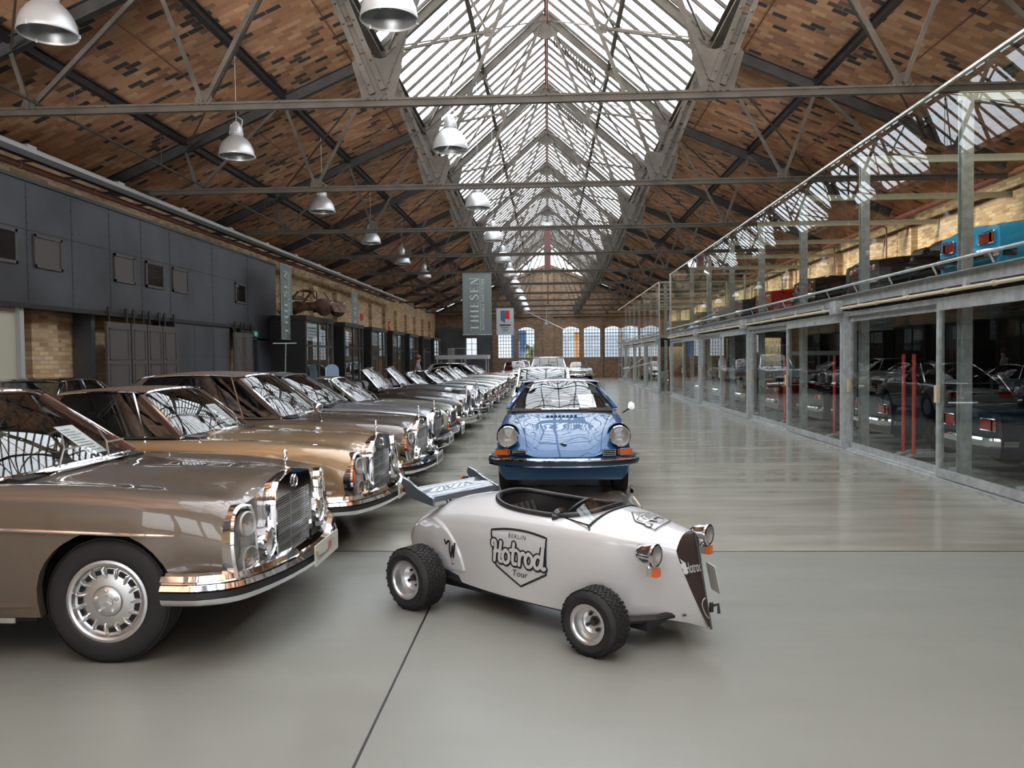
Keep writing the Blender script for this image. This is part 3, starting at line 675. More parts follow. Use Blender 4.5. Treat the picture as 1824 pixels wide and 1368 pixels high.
# suspended long blade with fitting near the back wall
r = empty('suspended_propeller', (0, 52, 4.1)); c = MB()
P = []
for k in range(25):
    t = -1+2*k/24; w_ = .12*(1-abs(t)**3*.6)+.03; P.append([(1.62*t, math.cos(a)*w_*.8, -.78*t+.05+math.sin(a)*.025+.2*math.cos(a)*w_*t) for a in np.arange(0, 2*PI, PI/5)])
c.grid(P, closed=True); c.build('blade', 'tray', r); c = MB(); c.sphere((-.1, .1, -.1), .16, 12, (1, 1.3, 1.1)); c.tube([(-.1, .02, 0), (-.1, .02, 1.12)], .012, 6); c.tube([(-.3, .05, -.02), (-.12, .05, -.12)], .03, 6); c.tube([(.0, .05, -.05), (.05, .05, -.3)], .02, 6); c.build('hub', 'galv', r)
r.location = (.0, 53.2, 3.98); tag(r, 'long grey tilted propeller blade hanging before the back wall', 'propeller')
# world outside the back windows
g = MB(); g.span((-40, Y1+1, -.3), (40, 110, -.2)); struct('ground', g, noisy('yard_paving', (.3, .3, .28), (.4, .4, .38), 1, .9))
def outside(name, a, b_, col, label, cat):
    c = MB(); c.span(a, b_); n_ = int(abs(b_[0]-a[0])/.6)
    for k in range(n_+1): x = min(a[0], b_[0])+.6*k; c.span((x, a[1]-.04, a[2]), (x+.06, a[1], b_[2]))
    tag(c.build(name, mat(name+'_coat', col, .6), smooth=False), label, cat)
outside('shipping_container', (-3.4, 74, -.2), (-2.1, 76.5, 4.2), (.10, .18, .36), 'blue ribbed container outside the left arched windows', 'container')
outside('garden_wall', (-2.0, 78, -.2), (-1.0, 79, 2.6), (.25, .25, .30), 'grey wall outside the left arched windows', 'wall')
outside('far_building', (1.0, 90, -.2), (10, 96, 4.2), (.62, .64, .68), 'pale building outside the right arched windows', 'building')
outside('far_sign', (2.6, 80, -.2), (3.3, 80.3, 4.2), (.8, .35, .08), 'orange panel outside the right arched windows', 'panel')
c = MB()
for k in range(60):
    p = (rng.uniform(-1.9, -.8), rng.uniform(70, 71.5), rng.uniform(.2, 2.7)); c.sphere(p, rng.uniform(.15, .35), 6)
tag(c.build('garden_bush', noisy('leaves', (.10, .14, .06), (.22, .28, .14), 6, .8), smooth=False), 'green bush outside the left arched window', 'bush')
# ================================================================ GLASS GARAGES on the right
GX = 5.0
def mk_bay(L_):
    r = empty('glass_garage')
    c = MB(); c.span((-.06, 0, 0), (.06, .07, 2.35)); c.span((-.06, .09, 0), (.02, .16, 2.3)); c.build('door_post', 'galv', r, smooth=False)
    c = MB(); c.span((-.08, 0, 0), (.08, L_, .04)); c.span((-.03, .1, .04), (.03, L_, .07)); c.build('sill_rail', 'galv', r, smooth=False)
    c = MB(); c.ibeam((0.0, 0, 2.53), (0.0, L_, 2.53), .16, .16, .012); c.span((-.04, .08, 2.26), (.06, L_, 2.33)); c.build('header_beam', 'galv', r, smooth=False)
    for k in (0, 1):
        a = .17+k*(L_/2-.05); b_ = a+L_/2-.09; x = -.03 if k == 0 else .045
        d = empty('sliding_glass_door'); d.parent = r
        c = MB(); c.span((x-.02, a, .06), (x+.03, a+.07, 2.26)); c.span((x-.02, b_-.07, .06), (x+.03, b_, 2.26)); c.span((x-.02, a, .06), (x+.03, b_, .16)); c.span((x-.02, a, 2.17), (x+.03, b_, 2.26)); c.build('door_frame', 'galv', d, smooth=False)
        c = MB(); c.add([(x, a, .1), (x, b_, .1), (x, b_, 2.2), (x, a, 2.2)], [(0, 1, 2, 3)]); c.build('glass_pane', 'glass', d, smooth=False)
        c = MB(); c.span((x-.06, b_-.1, 1.0), (x-.02, b_-.03, 1.22)); c.build('lock_case', 'conduit', d, smooth=False)
    c = MB(); c.tube([(-.12, .1, 2.39), (-.12, L_, 2.39)], .024, 8)
    for y in np.arange(.8, L_, 1.05): c.tube([(-.12, y-.03, 2.39), (-.12, y+.03, 2.39)], .034, 8)
    c.build('conduit', 'conduit', r)
    c = MB(); c.box((-.13, .2, 2.42), (.12, .3, .22)); c.build('junction_box', 'galv', r, smooth=False)
    for y in np.arange(.9, L_, 1.6): c = MB(); c.box((-.09, y, 2.45), (.05, .08, .1)); c.build('bracket', 'galv', r, smooth=False)
    c = MB(); c.tube([(-.16, 0, 2.74), (-.16, L_, 2.74)], .021, 8)
    for y in np.arange(.6, L_, 1.3): c.tube([(-.16, y, 2.74), (-.1, y, 2.62)], .012, 6)
    c.build('handrail', 'galv', r)
    c = MB(); c.span((.16, .02, 2.38), (4.55, L_-.02, 2.46))
    for x in np.arange(.3, 4.5, .3): c.span((x, .05, 2.34), (x+.12, L_-.05, 2.38))
    c.build('parking_deck', 'steel_dark', r, smooth=False)
    for k in (0, 1):
        y = .04+k*(L_-.06)/2
        c = MB(); c.box((.3, y+.06, 2.42), (.10, .012, 4.84)); c.box((.3, y+.0, 2.42), (.13, .012, 4.84)); c.box((.3, y+.12, 2.42), (.13, .012, 4.84)); c.build('column', 'galv', r, smooth=False)
        c = MB(); c.ibeam((.2, y+.06, 4.86), (4.55, y+.06, 4.86), .08, .1, .01); c.build('cross_beam', 'beige', r, smooth=False)
        c = MB(); c.add([(.0, y, 2.63), (.0, y+L_/2-.05, 2.63), (.0, y+L_/2-.05, 4.98), (.0, y, 4.98)], [(0, 1, 2, 3)]); c.build('upper_pane', 'glass', r, smooth=False)
    c = MB(); c.span((-.02, 0, 4.97), (.03, L_, 5.0)); c.build('top_trim', 'galv', r, smooth=False)
    return r
A = mk_bay(6.45)
bays = [-5.75, .70, 7.15, 13.6, 20.05, 26.5]
names = ['behind the camera, back one', 'beside the camera', 'nearest in view, at the right picture edge', 'second in view, with red posts behind its doors', 'third in view from the camera', 'fourth in view, last before the gap']
for i, y in enumerate(bays):
    r = A if i == 0 else copy_tree(A)
    r.location = (GX, y, 0); tag(r, 'two-storey glass garage with galvanised frame, '+names[i], 'glass garage', 'glass garages')
Bq = mk_bay(5.3)
for i, y in enumerate([36.3, 41.6, 46.9, 52.2]):
    r = Bq if i == 0 else copy_tree(Bq)
    r.location = (GX, y, 0); tag(r, 'far glass garage beyond the gap, %s of the far row' % ORD[i], 'glass garage', 'far glass garages')
def end_wall(y, label):
    r = empty('glass_end_wall', (GX, y, 0)); c = MB(); 
    for x in (0, 1.5, 3.0, 4.5): c.span((x-.03, -.03, 0), (x+.03, .03, 5.0))
    for z in (.03, 2.55, 4.97): c.span((0, -.03, z-.03), (4.5, .03, z+.03))
    c.build('frame', 'galv', r, smooth=False)
    c = MB(); c.add([(0, 0, 0), (4.5, 0, 0), (4.5, 0, 5), (0, 0, 5)], [(0, 1, 2, 3)]); c.build('glass_pane', 'glass', r, smooth=False)
    tag(r, label, 'glass wall')
end_wall(32.98, 'glass end wall closing the near row of garages'); end_wall(36.27, 'glass end wall facing the camera on the far row of garages')
# lift posts and ramps
def mk_post():
    r = empty('lift_post'); c = MB(); c.tube([(0, 0, .05), (0, 0, 1.62)], .03, 8); c.build('red_pole', 'redpost', r)
    c = MB(); c.prism([(-.35, 0), (.1, .14), (.45, .14), (.45, .1), (.12, .1), (-.25, 0)], -.07, .07, 'y'); c.build('foot_plate', 'galv', r, smooth=False); return r
p0 = mk_post()
for i, (y, lb) in enumerate([(9.15, 'red lift post behind the doors nearest the camera'), (12.3, 'red lift post, near one of the close pair behind glass'), (12.65, 'red lift post, far one of the close pair behind glass'), (15.65, 'single red lift post behind glass beside a dark car'),
                          (18.9, 'red lift post in the third garage'), (25.3, 'red lift post in the fourth garage, near one'), (25.8, 'red lift post in the fourth garage, far one')]):
    r = p0 if i == 0 else copy_tree(p0); r.location = (5.5, y, 0); tag(r, lb, 'lift post', 'red lift posts')
c = MB()
for y in np.arange(.7, 33, 3.225): c.span((5.5, y+.4, 0), (9.4, y+.9, .05)); c.span((5.5, y+2.0, 0), (9.4, y+2.5, .05))
tag(c.build('floor_tracks', 'galv', smooth=False), 'galvanised wheel tracks on the floor inside the glass garages', 'wheel tracks', kind='stuff')
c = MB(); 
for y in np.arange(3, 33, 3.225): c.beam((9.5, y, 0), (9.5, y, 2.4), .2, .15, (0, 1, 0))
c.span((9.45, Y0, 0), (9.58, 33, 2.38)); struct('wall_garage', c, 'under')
# ================================================================ CARS
def sweep(mb, path, prof):
    """path: list of (x,y) in plan; prof: closed list of (outward offset, z)"""
    P = np.array(path, float); n = len(P); rows = []
    for i in range(n):
        t = P[min(i+1, n-1)]-P[max(i-1, 0)]; t = t/(np.linalg.norm(t)+1e-9); nn = np.array([t[1], -t[0]])
        rows.append([(P[i][0]+nn[0]*o, P[i][1]+nn[1]*o, z) for o, z in prof])
    mb.grid(rows, closed=True)
    k = len(prof); o = len(mb.v)-n*k
    mb.f.append(tuple(range(o, o+k))[::-1]); mb.mi.append(mb.cur); mb.f.append(tuple(range(o+(n-1)*k, o+n*k))); mb.mi.append(mb.cur)
def wheel(parent, x, y, side, R=.33, r=.2, w=.19, style='cap', seg=40, rimmat='alu', tread=0):
    """side -1: outer face towards -y"""
    e = empty('wheel', (x, y, R)); e.parent = parent
    s = side
    t = MB(); hw = w/2; rs = [(r, -hw*.8), (r+.012, -hw*.98), (r+.03, -hw), (r+(R-r)*.55, -hw*1.03), (R-.035, -hw*.97), (R-.012, -hw*.86), (R, -hw*.66), (R, 0), (R, hw*.66), (R-.012, hw*.86), (R-.035, hw*.97), (r+(R-r)*.5, hw), (r, hw*.8)]
    t.lathe([(a, b*-s if s > 0 else b) for a, b in rs], ax='y', n=seg)
    if tread:
        for j in range(tread):
            a = 2*PI*j/tread; ca, sa = math.cos(a), math.sin(a)
            for q in range(5):
                yy = (-.31+.155*q)*w+(.015*w if j % 2 else -.015*w); a2 = a+(.5 if q % 2 else 0)*2*PI/tread
                p = Vector((math.cos(a2)*(R+.002), yy, math.sin(a2)*(R+.002)))
                Rm = Matrix.Rotation(-a2, 3, 'Y'); t.box(p, (.0045, w*.135, 2*PI*R/tread*.74), Rm)
    else:
        for q in (-.4, -.13, .13, .4):
            t.lathe([(R-.004, q*w-.002), (R+.001, q*w), (R+.001, q*w+.012), (R-.004, q*w+.014)], ax='y', n=seg)
    t.build('tyre', 'rubber', e, ang=50)
    m = MB(); o = s*hw
    if style == 'bundt':
        m.lathe([(r+.006, o*.86), (r+.008, o*.97), (r-.006, o*1.0), (r-.018, o*.95), (r-.026, o*.72), (r-.04, o*.66)], ax='y', n=48)
        m.lathe([(r-.04, o*.66), (.118, o*.82), (.085, o*.86), (.08, o*.80), (.072, o*.78)], ax='y', n=48)
        m.build('rim', 'alu', e, ang=30)
        h = MB()
        for k in range(15):
            a = 2*PI*(k+.5)/15; c_, s_ = math.cos(a), math.sin(a)
            q = []
            for rr_, aa in ((r-.042, -.13), (r-.042, .13), (r-.068, .115), (r-.068, -.115)): q.append((rr_*math.cos(a+aa), o*.70+s*.012 if rr_ < r-.05 else o*.665+s*.01, rr_*math.sin(a+aa)))
            h.add(q, [(0, 1, 2, 3)])
        h.build('vent_slot', 'under', e)
        h = MB()
        for k in range(15):
            a = 2*PI*k/15; pts = [(rr_*math.cos(a+.05*math.sin(6*u)), o*(.66+.2*math.sin(PI*u)+.13*(1-u))+0*s, rr_*math.sin(a+.05*math.sin(6*u))) for rr_, u in ((r-.03, .0), (r-.045, .25), (r-.065, .5), (r-.085, .75), (r-.1, 1))]
            h.tube(pts, [.004, .0065, .007, .006, .003], 6)
        h.build('rib', 'alu', e)
        h = MB(); h.lathe([(.078, o*.78), (.078, o*.95), (.07, o*1.0), (.04, o*1.03), (0, o*1.04)], ax='y', n=32)
        for k in range(5):
            a = 2*PI*k/5+.3; h.lathe([(0, o*1.12), (.011, o*1.1), (.012, o*.98)], c=(.06*math.cos(a), 0, .06*math.sin(a)), ax='y', n=10)
        for k in range(3):
            a = 2*PI*k/3+PI/2; h.beam((0, o*1.07, 0), (.033*math.cos(a), o*1.06, .033*math.sin(a)), .007, .007)
        h.tube([(.036*math.cos(a), o*1.06, .036*math.sin(a)) for a in np.arange(0, 2*PI, PI/12)], .003, 5, closed=True)
        h.build('hub', 'alu', e)
    elif style == 'cap':
        m.lathe([(r+.006, o*.86), (r+.006, o*.95), (r-.01, o*.97), (r-.03, o*.75), (r-.06, o*.7), (r-.07, o*.82), (r*.5, o*.98), (0, o*1.04)], ax='y', n=28); m.build('rim', rimmat, e)
    elif style == 'steel':
        m.lathe([(r+.004, o*.9), (r+.006, o*.98), (r-.008, o*1.0), (r-.016, o*.9), (r-.02, o*.35), (r-.04, o*.3), (r*.62, o*.22), (r*.5, o*.05), (r*.3, o*.0), (0, 0)], ax='y', n=36); m.build('rim', rimmat, e)
        h = MB(); h.lathe([(0, o*.35), (.018, o*.34), (.02, 0), (.055, 0), (.058, o*-.2)], ax='y', n=16)
        for k in range(4): a = 2*PI*k/4+.5; h.lathe([(0, o*.25), (.009, o*.24), (.009, 0)], c=(r*.42*math.cos(a), 0, r*.42*math.sin(a)), ax='y', n=8)
        h.build('hub', 'steel_dark', e)
    return e
BENZ = dict(L=4.85, W=.92, front=0, sill=.24, hly=.755, bot=[(0, .37), (.25, .36), (.34, .24), (4.85, .26)], wheels=(.72, 3.5), R=.34, rr=.215, arch=.385, hood=[(0, .885), (.12, .915), (.4, .94), (1.0, .965), (1.35, .985), (3.8, .98), (4.4, .95), (4.85, .86)],
            crest=[(0, .82), (.08, .865), (.35, .905), (.9, .945), (1.4, .955), (3.6, .95), (4.4, .90), (4.85, .82)], edge=[(0, .74), (.3, .83), (1, .87), (3.6, .86), (4.85, .74)],
            width=[(0, .945), (.04, .955), (.15, .975), (.5, 1), (3.9, 1), (4.6, .95), (4.85, .86)], gut=.022, ws=(1.29, 1.37, .985, 1.88, 1.44, .74, .58), rw=(3.75, 3.3, 1.42), roofh=.05)
def sedan_body(P):
    L_ = P['L']; Wd = P['W']; hood = pchip(P['hood']); crest = pchip(P['crest']); edge = pchip(P['edge']); wid = pchip(P['width'])
    gut = P.get('gut', 0); nose = P.get('nose')
    bot = pchip(P['bot']) if 'bot' in P else (lambda d: P['sill'])
    st = set(np.round(np.linspace(0, L_, P.get('nst', 44)), 4)); st |= {.02, .05, .1, .16, L_-.02, L_-.06, L_-.12}
    ra, zc = P['arch'], P['R']
    for w_ in P['wheels']:
        for k in range(17): st.add(round(w_-ra*math.cos(PI*k/16), 4))
        st.add(round(w_-ra-.002, 4)); st.add(round(w_+ra+.002, 4))
    st = sorted(x for x in st if 0 <= x <= L_)
    side = pchip([(0, P.get('tuck', .93)), (.25, .975), (.6, 1.0), (.85, .992), (1, .975)])
    def top(d, s):  # s in 0..1 lateral fraction of half width -> z
        h, c, e_ = hood(d), crest(d), edge(d)
        kk = P.get('ck', (.40, .86, .96))
        f_ = pchip([(0, h), (kk[0], h-.004-gut*.5), (.5*(kk[0]+kk[1]), (h+c)/2-gut), (kk[1], c), (kk[2], c-(c-e_)*.22), (.99, e_+(c-e_)*.35), (1, e_)])
        return f_(s)
    SV = [1, .995, .985, .97, .95, .92, .88, .84, .78, .70, .6, .48, .36, .24, .12, 0]
    rows = []; ringlen = None
    def section(d):
        W_ = Wd*wid(d); e_ = edge(d); base = bot(d); zb = base
        for w_ in P['wheels']:
            if abs(d-w_) <= ra+.0005: zb = max(zb, zc+math.sqrt(max(ra*ra-(d-w_)**2, 0)))
        zb = min(zb, e_-.03); half = []
        def yy(z): return W_*side((z-base)/max(e_-base, .01))
        half.append((yy(zb)-.05, zb+.006)); half.append((yy(zb)-.008, zb-.003))
        for k in range(9): z = zb+(e_-zb)*k/8; half.append((yy(z), z))
        wt = yy(e_)
        for s in SV[1:]: half.append((wt*s, top(d, s)))
        return half
    cab = (P['ws'][0]+.06, P['rw'][0]-.08)
    def xs(d, z, y=0):
        x = -d
        if nose: x -= nose(z, y)*max(0, 1-d/.5)
        return x
    S_ = [section(d) for d in st]
    for d, h in zip(st, S_): rows.append([(xs(d, z, -y), -y, z) for y, z in h]+[(xs(d, z, y), y, z) for y, z in h[::-1][1:]])
    mb = MB(); n = len(rows[0]); o = 0; mb.v = [tuple(map(float, p)) for r in rows for p in r]
    hole_s = .82
    for i in range(len(rows)-1):
        for j in range(n-1):
            if P.get('cabin', True) and st[i] >= cab[0] and st[i+1] <= cab[1]:
                y1, y2 = rows[i][j][1], rows[i][j+1][1]; W_ = Wd*wid(st[i])
                if max(abs(y1), abs(y2)) < W_*hole_s+.01 and rows[i][j][2] > edge(st[i])-.01: continue
            mb.f.append((i*n+j, i*n+j+1, (i+1)*n+j+1, (i+1)*n+j)); mb.mi.append(0)
    # end faces as strips between mirrored points
    for i, fl in ((0, 0), (len(rows)-1, 1)):
        for j in range(1, n//2):
            a, b_, c_, e_ = i*n+j, i*n+j+1, i*n+n-2-j, i*n+n-1-j
            q = (a, e_, c_, b_) if b_ != c_ else (a, e_, b_)
            mb.f.append(q if not fl else q[::-1]); mb.mi.append(0)
    return mb, top, (lambda d: Wd*wid(d)*.975), xs
def ws_grid(base, topc, n=14, m=6, bulge=.02):
    """base/topc: functions s->(x,y,z), s in -1..1"""
    G_ = []
    for i in range(m+1):
        t = i/m; r_ = []
        for j in range(n+1):
            s = -1+2*j/n; a = base(s); b_ = topc(s); bl = bulge*math.sin(PI*t)
            r_.append((a[0]*(1-t)+b_[0]*t+bl, a[1]*(1-t)+b_[1]*t, a[2]*(1-t)+b_[2]*t+abs(bl)*.6))
        G_.append(r_)
    return G_
def border(G_): return list(G_[0])+[r[-1] for r in G_[1:]]+list(G_[-1][::-1][1:])+[r[0] for r in G_[::-1][1:-1]]
def greenhouse(root, P, pm, roofm=None, hard=True, soft=False, lod=1, bpill=True):
    d0, d0e, zb_, d1, z1, wb, wt = P['ws']
    base = lambda s: (-(d0+(d0e-d0)*s*s), s*wb, zb_-.015*s*s)
    topc = lambda s: (-(d1+.07*s*s), s*wt, z1-.02*s*s-P.get('rnd', .035)*abs(s)**P.get('rpow', 9))
    G_ = ws_grid(base, topc)
    g = MB(); g.grid(G_); g.build('windscreen', 'cglass', root)
    g = MB(); bd = border(G_); g.tube(bd, .014 if lod else .016, 6, closed=True); g.build('windscreen_trim', 'chrome' if not P.get('blacktrim') else 'black', root)
    if lod:
        g = MB()
        for s in (-.45, .25):
            a = Vector(base(s))+Vector((.05, 0, .0)); q = Vector(G_[2][int((s+1)/2*14)+4])+Vector((.02, 0, .01)); g.tube([a, a+Vector((-.03, .05, .03)), a.lerp(q, .5)+Vector((.02, 0, .02)), q], .006, 5)
            g.beam(a.lerp(q, .45)+Vector((.02, 0, .02)), Vector(G_[1][min(14, int((s+1)/2*14)+6)])+Vector((.025, 0, .015)), .008, .01)
        g.build('wiper', 'black' if P.get('blacktrim') else 'alu', root)
    # A pillars + mirrors of them
    rd0, rd1, rz = P['rw']   # rear window base d, roof rear d, roof rear z
    if hard:
        rm = roofm or pm
        g = MB(); R_ = []
        for i in range(11):
            t = i/10; r_ = []
            for j in range(15):
                s = -1+2*j/14; x = -(d1+.07*s*s)*(1-t)-(rd1-.05*s*s)*t; w_ = wt*(1-t)+(wt-.01)*t+.05*math.sin(PI*t)
                z = (z1-.02*s*s)*(1-t)+(rz-.02*s*s)*t+P['roofh']*(math.sin(PI*min(1, max(0, t)))**.7)*(1-.35*s**4)
                r_.append((x, s*w_, z))
            R_.append(r_)
        g.grid(R_, flip=True); g.grid([[(a, b_, c_-.03) for a, b_, c_ in r_] for r_ in R_])
        g.build('roof', rm, root)
        rb = lambda s: (-(rd0-.10*s*s), s*wb*.93, zb_-.01)
        rt = lambda s: (-(rd1-.05*s*s), s*(wt-.01), rz-.02*s*s)
        G2 = ws_grid(rb, rt, bulge=-.02); g = MB(); g.grid(G2[0:6] if soft else G2); g.build('rear_window', 'sideglass', root)
        g = MB(); g.tube(border(G2), .012, 6, closed=True); g.build('rear_trim', 'chrome' if not soft else rm, root)
        for s in (-1, 1):
            A0 = Vector(base(s)); A1 = Vector(topc(s)); C1 = Vector(rt(s)); C0 = Vector(rb(s))
            n = 10; up = [Vector(R_[i][0 if s < 0 else 14]) for i in range(11)]
            lo = [A0.lerp(C0, i/10)+Vector((0, s*.03*math.sin(PI*i/10), 0)) for i in range(11)]
            g = MB(); g.grid([[up[i]+Vector((0, -s*.01, -.01)), lo[i]+Vector((0, -s*.01, 0))] for i in range(0, 11)]); g.build('side_window', 'sideglass', root)
            g = MB(); cw = P.get('cpill', .22)
            pb = [C0, C0.lerp(A0, cw*.9), C1.lerp(A1, cw*.55), C1]
            g.add([p+Vector((0, s*.004, 0)) for p in pb], [(0, 1, 2, 3)] if s > 0 else [(3, 2, 1, 0)]); g.beam(A0, A1, .05, .05)
            g.build('pillar', rm, root)
            g = MB(); g.tube(up, .009, 5); g.tube([A0+Vector((0, s*.01, .0))]+lo[1:], .009, 5)
            if bpill: m_ = lo[5]; u = up[4]; g.beam(m_, u, .035, .02)
            v0 = lo[2]; g.beam(v0, up[1].lerp(A1, .2), .012, .012); g.build('window_trim', 'chrome' if not P.get('blacktrim') else 'black', root)
    elif P.get('cradle', True):
        for s in (-1, 1):
            g = MB(); g.beam(Vector(base(s)), Vector(topc(s)), .035, .04); g.build('pillar', pm, root)
    # interior
    g = MB(); zf = .35
    g.add([(-d0-.08, -wb*.93, zb_-.03), (-rd0+.06, -wb*.93, zb_-.03), (-rd0+.06, wb*.93, zb_-.03), (-d0-.08, wb*.93, zb_-.03), (-d0-.08, -wb*.9, zf), (-rd0+.06, -wb*.9, zf), (-rd0+.06, wb*.9, zf), (-d0-.08, wb*.9, zf)],
          [(0, 1, 5, 4), (1, 2, 6, 5), (2, 3, 7, 6), (3, 0, 4, 7), (4, 5, 6, 7)])
    g.prism([(-d0+.02, .60), (-d0+.03, zb_-.02), (-d0-.22, zb_+.01), (-d0-.38, zb_-.05), (-d0-.36, zb_-.3)], -wb*.92, wb*.92, 'y')
    g.build('interior', 'under' if not P.get('light_int') else 'seatdark', root, smooth=False)
    sm = P.get('seat', 'seatdark')
    for s in (-1, 1):
        g = MB(); xc = -d0-.95
        prof = [(-.12, .48), (.38, .50), (.42, .58), (.36, .64), (.02, .62), (-.06, .70), (-.16, 1.08), (-.24, 1.12), (-.30, 1.05), (-.22, .5)]
        g.prism([(xc+a, b_) for a, b_ in prof], s*.38-.25, s*.38+.25, 'y'); g.build('seat', sm, root, ang=60)
    if lod:
        g = MB(); c_ = Vector((-d0-.52, .38, zb_+.0)); ax = Vector((-.85, 0, .5)).normalized(); u = ax.orthogonal().normalized(); v = ax.cross(u)
        g.tube([c_+(u*math.cos(a)+v*math.sin(a))*.19 for a in np.arange(0, 2*PI, PI/12)], .011, 6, closed=True)
        for a in (0, 2.1, 4.2): g.beam(c_, c_+(u*math.cos(a)+v*math.sin(a))*.19, .012, .02)
        g.build('steering_wheel', 'black', root)
    if P.get('paper', 0):
        g = MB(); s0 = P['paper']; a = Vector(G_[1][int(14*(.5+s0/2))]); q = []
        W_ = .21; T_ = .30; nrm = (Vector(topc(s0))-Vector(base(s0))).normalized(); b0 = Vector(base(s0)).lerp(Vector(topc(s0)), .08)+Vector((-.03, 0, -.01)); yv = Vector((0, 1, 0))
        g.m('white').add([b0, b0+yv*W_, b0+yv*W_+nrm*T_, b0+nrm*T_], [(0, 1, 2, 3)]); g.m('tray')
        for k in range(9): c_ = b0+nrm*(.03+.028*k)+yv*.02+Vector((.002, 0, .002)); g.add([c_, c_+yv*(W_-.05-.03*(k % 3)), c_+yv*(W_-.05-.03*(k % 3))+nrm*.009, c_+nrm*.009], [(0, 1, 2, 3)])
        g.build('price_sheet', None, root, smooth=False)
    return G_
def round_lamp(root, x, y, z, r, tilt=0, name='headlight', rings=1, lens='lens', dirx=1, bez='chrome'):
    e = empty(name, (x, y, z)); e.parent = root; e.rotation_euler = (0, -tilt*dirx, 0 if dirx > 0 else PI)
    g = MB(); g.lathe([(r, -.06), (r*1.06, -.01), (r*1.07, .012), (r*.98, .022), (r*.93, .012), (r*.92, .0)], ax='x', n=28); g.build('bezel', bez, e)
    g = MB(); g.lathe([(r*.92, .0), (r*.7, -.05), (r*.3, -.08), (.0, -.085)], ax='x', n=24); g.sphere((-.04, 0, 0), r*.13, 8); g.build('bowl', 'reflector', e)
    g = MB(); g.lathe([(r*.93, .006), (r*.75, .02), (r*.4, .032), (0, .036)], ax='x', n=24); g.build('lens', lens, e)
    return e
def rrect(w_, h, r, n=4):
    out = []
    for cx_, cy_, a0 in ((w_/2-r, h/2-r, 0), (-w_/2+r, h/2-r, PI/2), (-w_/2+r, -h/2+r, PI), (w_/2-r, -h/2+r, 1.5*PI)):
        for k in range(n+1): a = a0+PI/2*k/n; out.append((cx_+r*math.cos(a), cy_+r*math.sin(a)))
    return out
def poly_frame(mb, outer, inner, x0, x1):
    """frame between two y-z polygons of same count, from x0 (back) to x1 (front)"""
    mb.grid([[(x0, a, b_) for a, b_ in outer], [(x1-.012, a, b_) for a, b_ in outer], [(x1, a*.5+c*.5, b_*.5+d_*.5) for (a, b_), (c, d_) in zip(outer, inner)], [(x1-.01, a, b_) for a, b_ in inner], [(x0, a, b_) for a, b_ in inner]], closed=True, flip=True)
def benz_lights(root, P, x=.01, ind='orange', style=0):
    for s in (-1, 1):
        e = empty('headlight_unit', (x+.02, s*P.get('hly', .71), .625)); e.parent = root; e.rotation_euler = (0, -.08, s*.20); e.scale = (1.1, 1.12, 1.0)
        out = [(-.075, .20), (.02, .215), (.085, .17), (.115, .06), (.118, -.05), (.10, -.17), (.07, -.205), (-.06, -.205), (-.088, -.17), (-.10, 0), (-.095, .14)]
        if style == 1: out = [(-.05, .22), (.03, .21), (.09, .13), (.13, .0), (.115, -.12), (.085, -.20), (-.02, -.215), (-.07, -.19), (-.095, -.06), (-.10, .06), (-.09, .16)]
        out = smooth_path(out+[out[0]], 4)[:-1]; out = [(a*s, b_) for a, b_ in out]
        inn = [(a*.84, b_*.88) for a, b_ in out]
        if s < 0: out = out[::-1]; inn = inn[::-1]
        g = MB(); poly_frame(g, out, inn, -.05, .022); g.build('bezel', 'chrome', e)
        g = MB(); g.add([(-.02, a, b_) for a, b_ in inn], [tuple(range(len(inn)))]); g.build('backplate', 'reflector', e, smooth=False)
        iy = -.022*s
        for zz, rr_ in ((.10, .068), (-.095, .072)):
            g = MB(); g.lathe([(rr_, -.01), (rr_*1.06, .02), (rr_*.93, .026), (rr_*.9, .004), (rr_*.5, -.03), (0, -.045)], c=(0, iy, zz), ax='x', n=24); g.build('lamp_bowl', 'reflector', e)
            g = MB(); g.sphere((.004, iy, zz), 1, 8, (.01, .03, .007)); g.build('bulb', 'amber', e)  # no real bulb: amber reflection in the bowl given as colour
        g = MB(); g.sphere((.005, .07*s, .0 if style == 0 else .02), 1, 12, (.022, .026, .075)); g.build('indicator', ind, e)
        g = MB(); rowsg = [[(.03-.02*k/1-.0, a*(1-.0*k)*.99, b_*.99) for a, b_ in inn] for k in (0,)]
        g.add([(.016, a, b_) for a, b_ in inn]+[(.036, -.01*s, 0)], [(i, (i+1) % len(inn), len(inn)) for i in range(len(inn))]); g.build('cover_lens', 'lens', e)
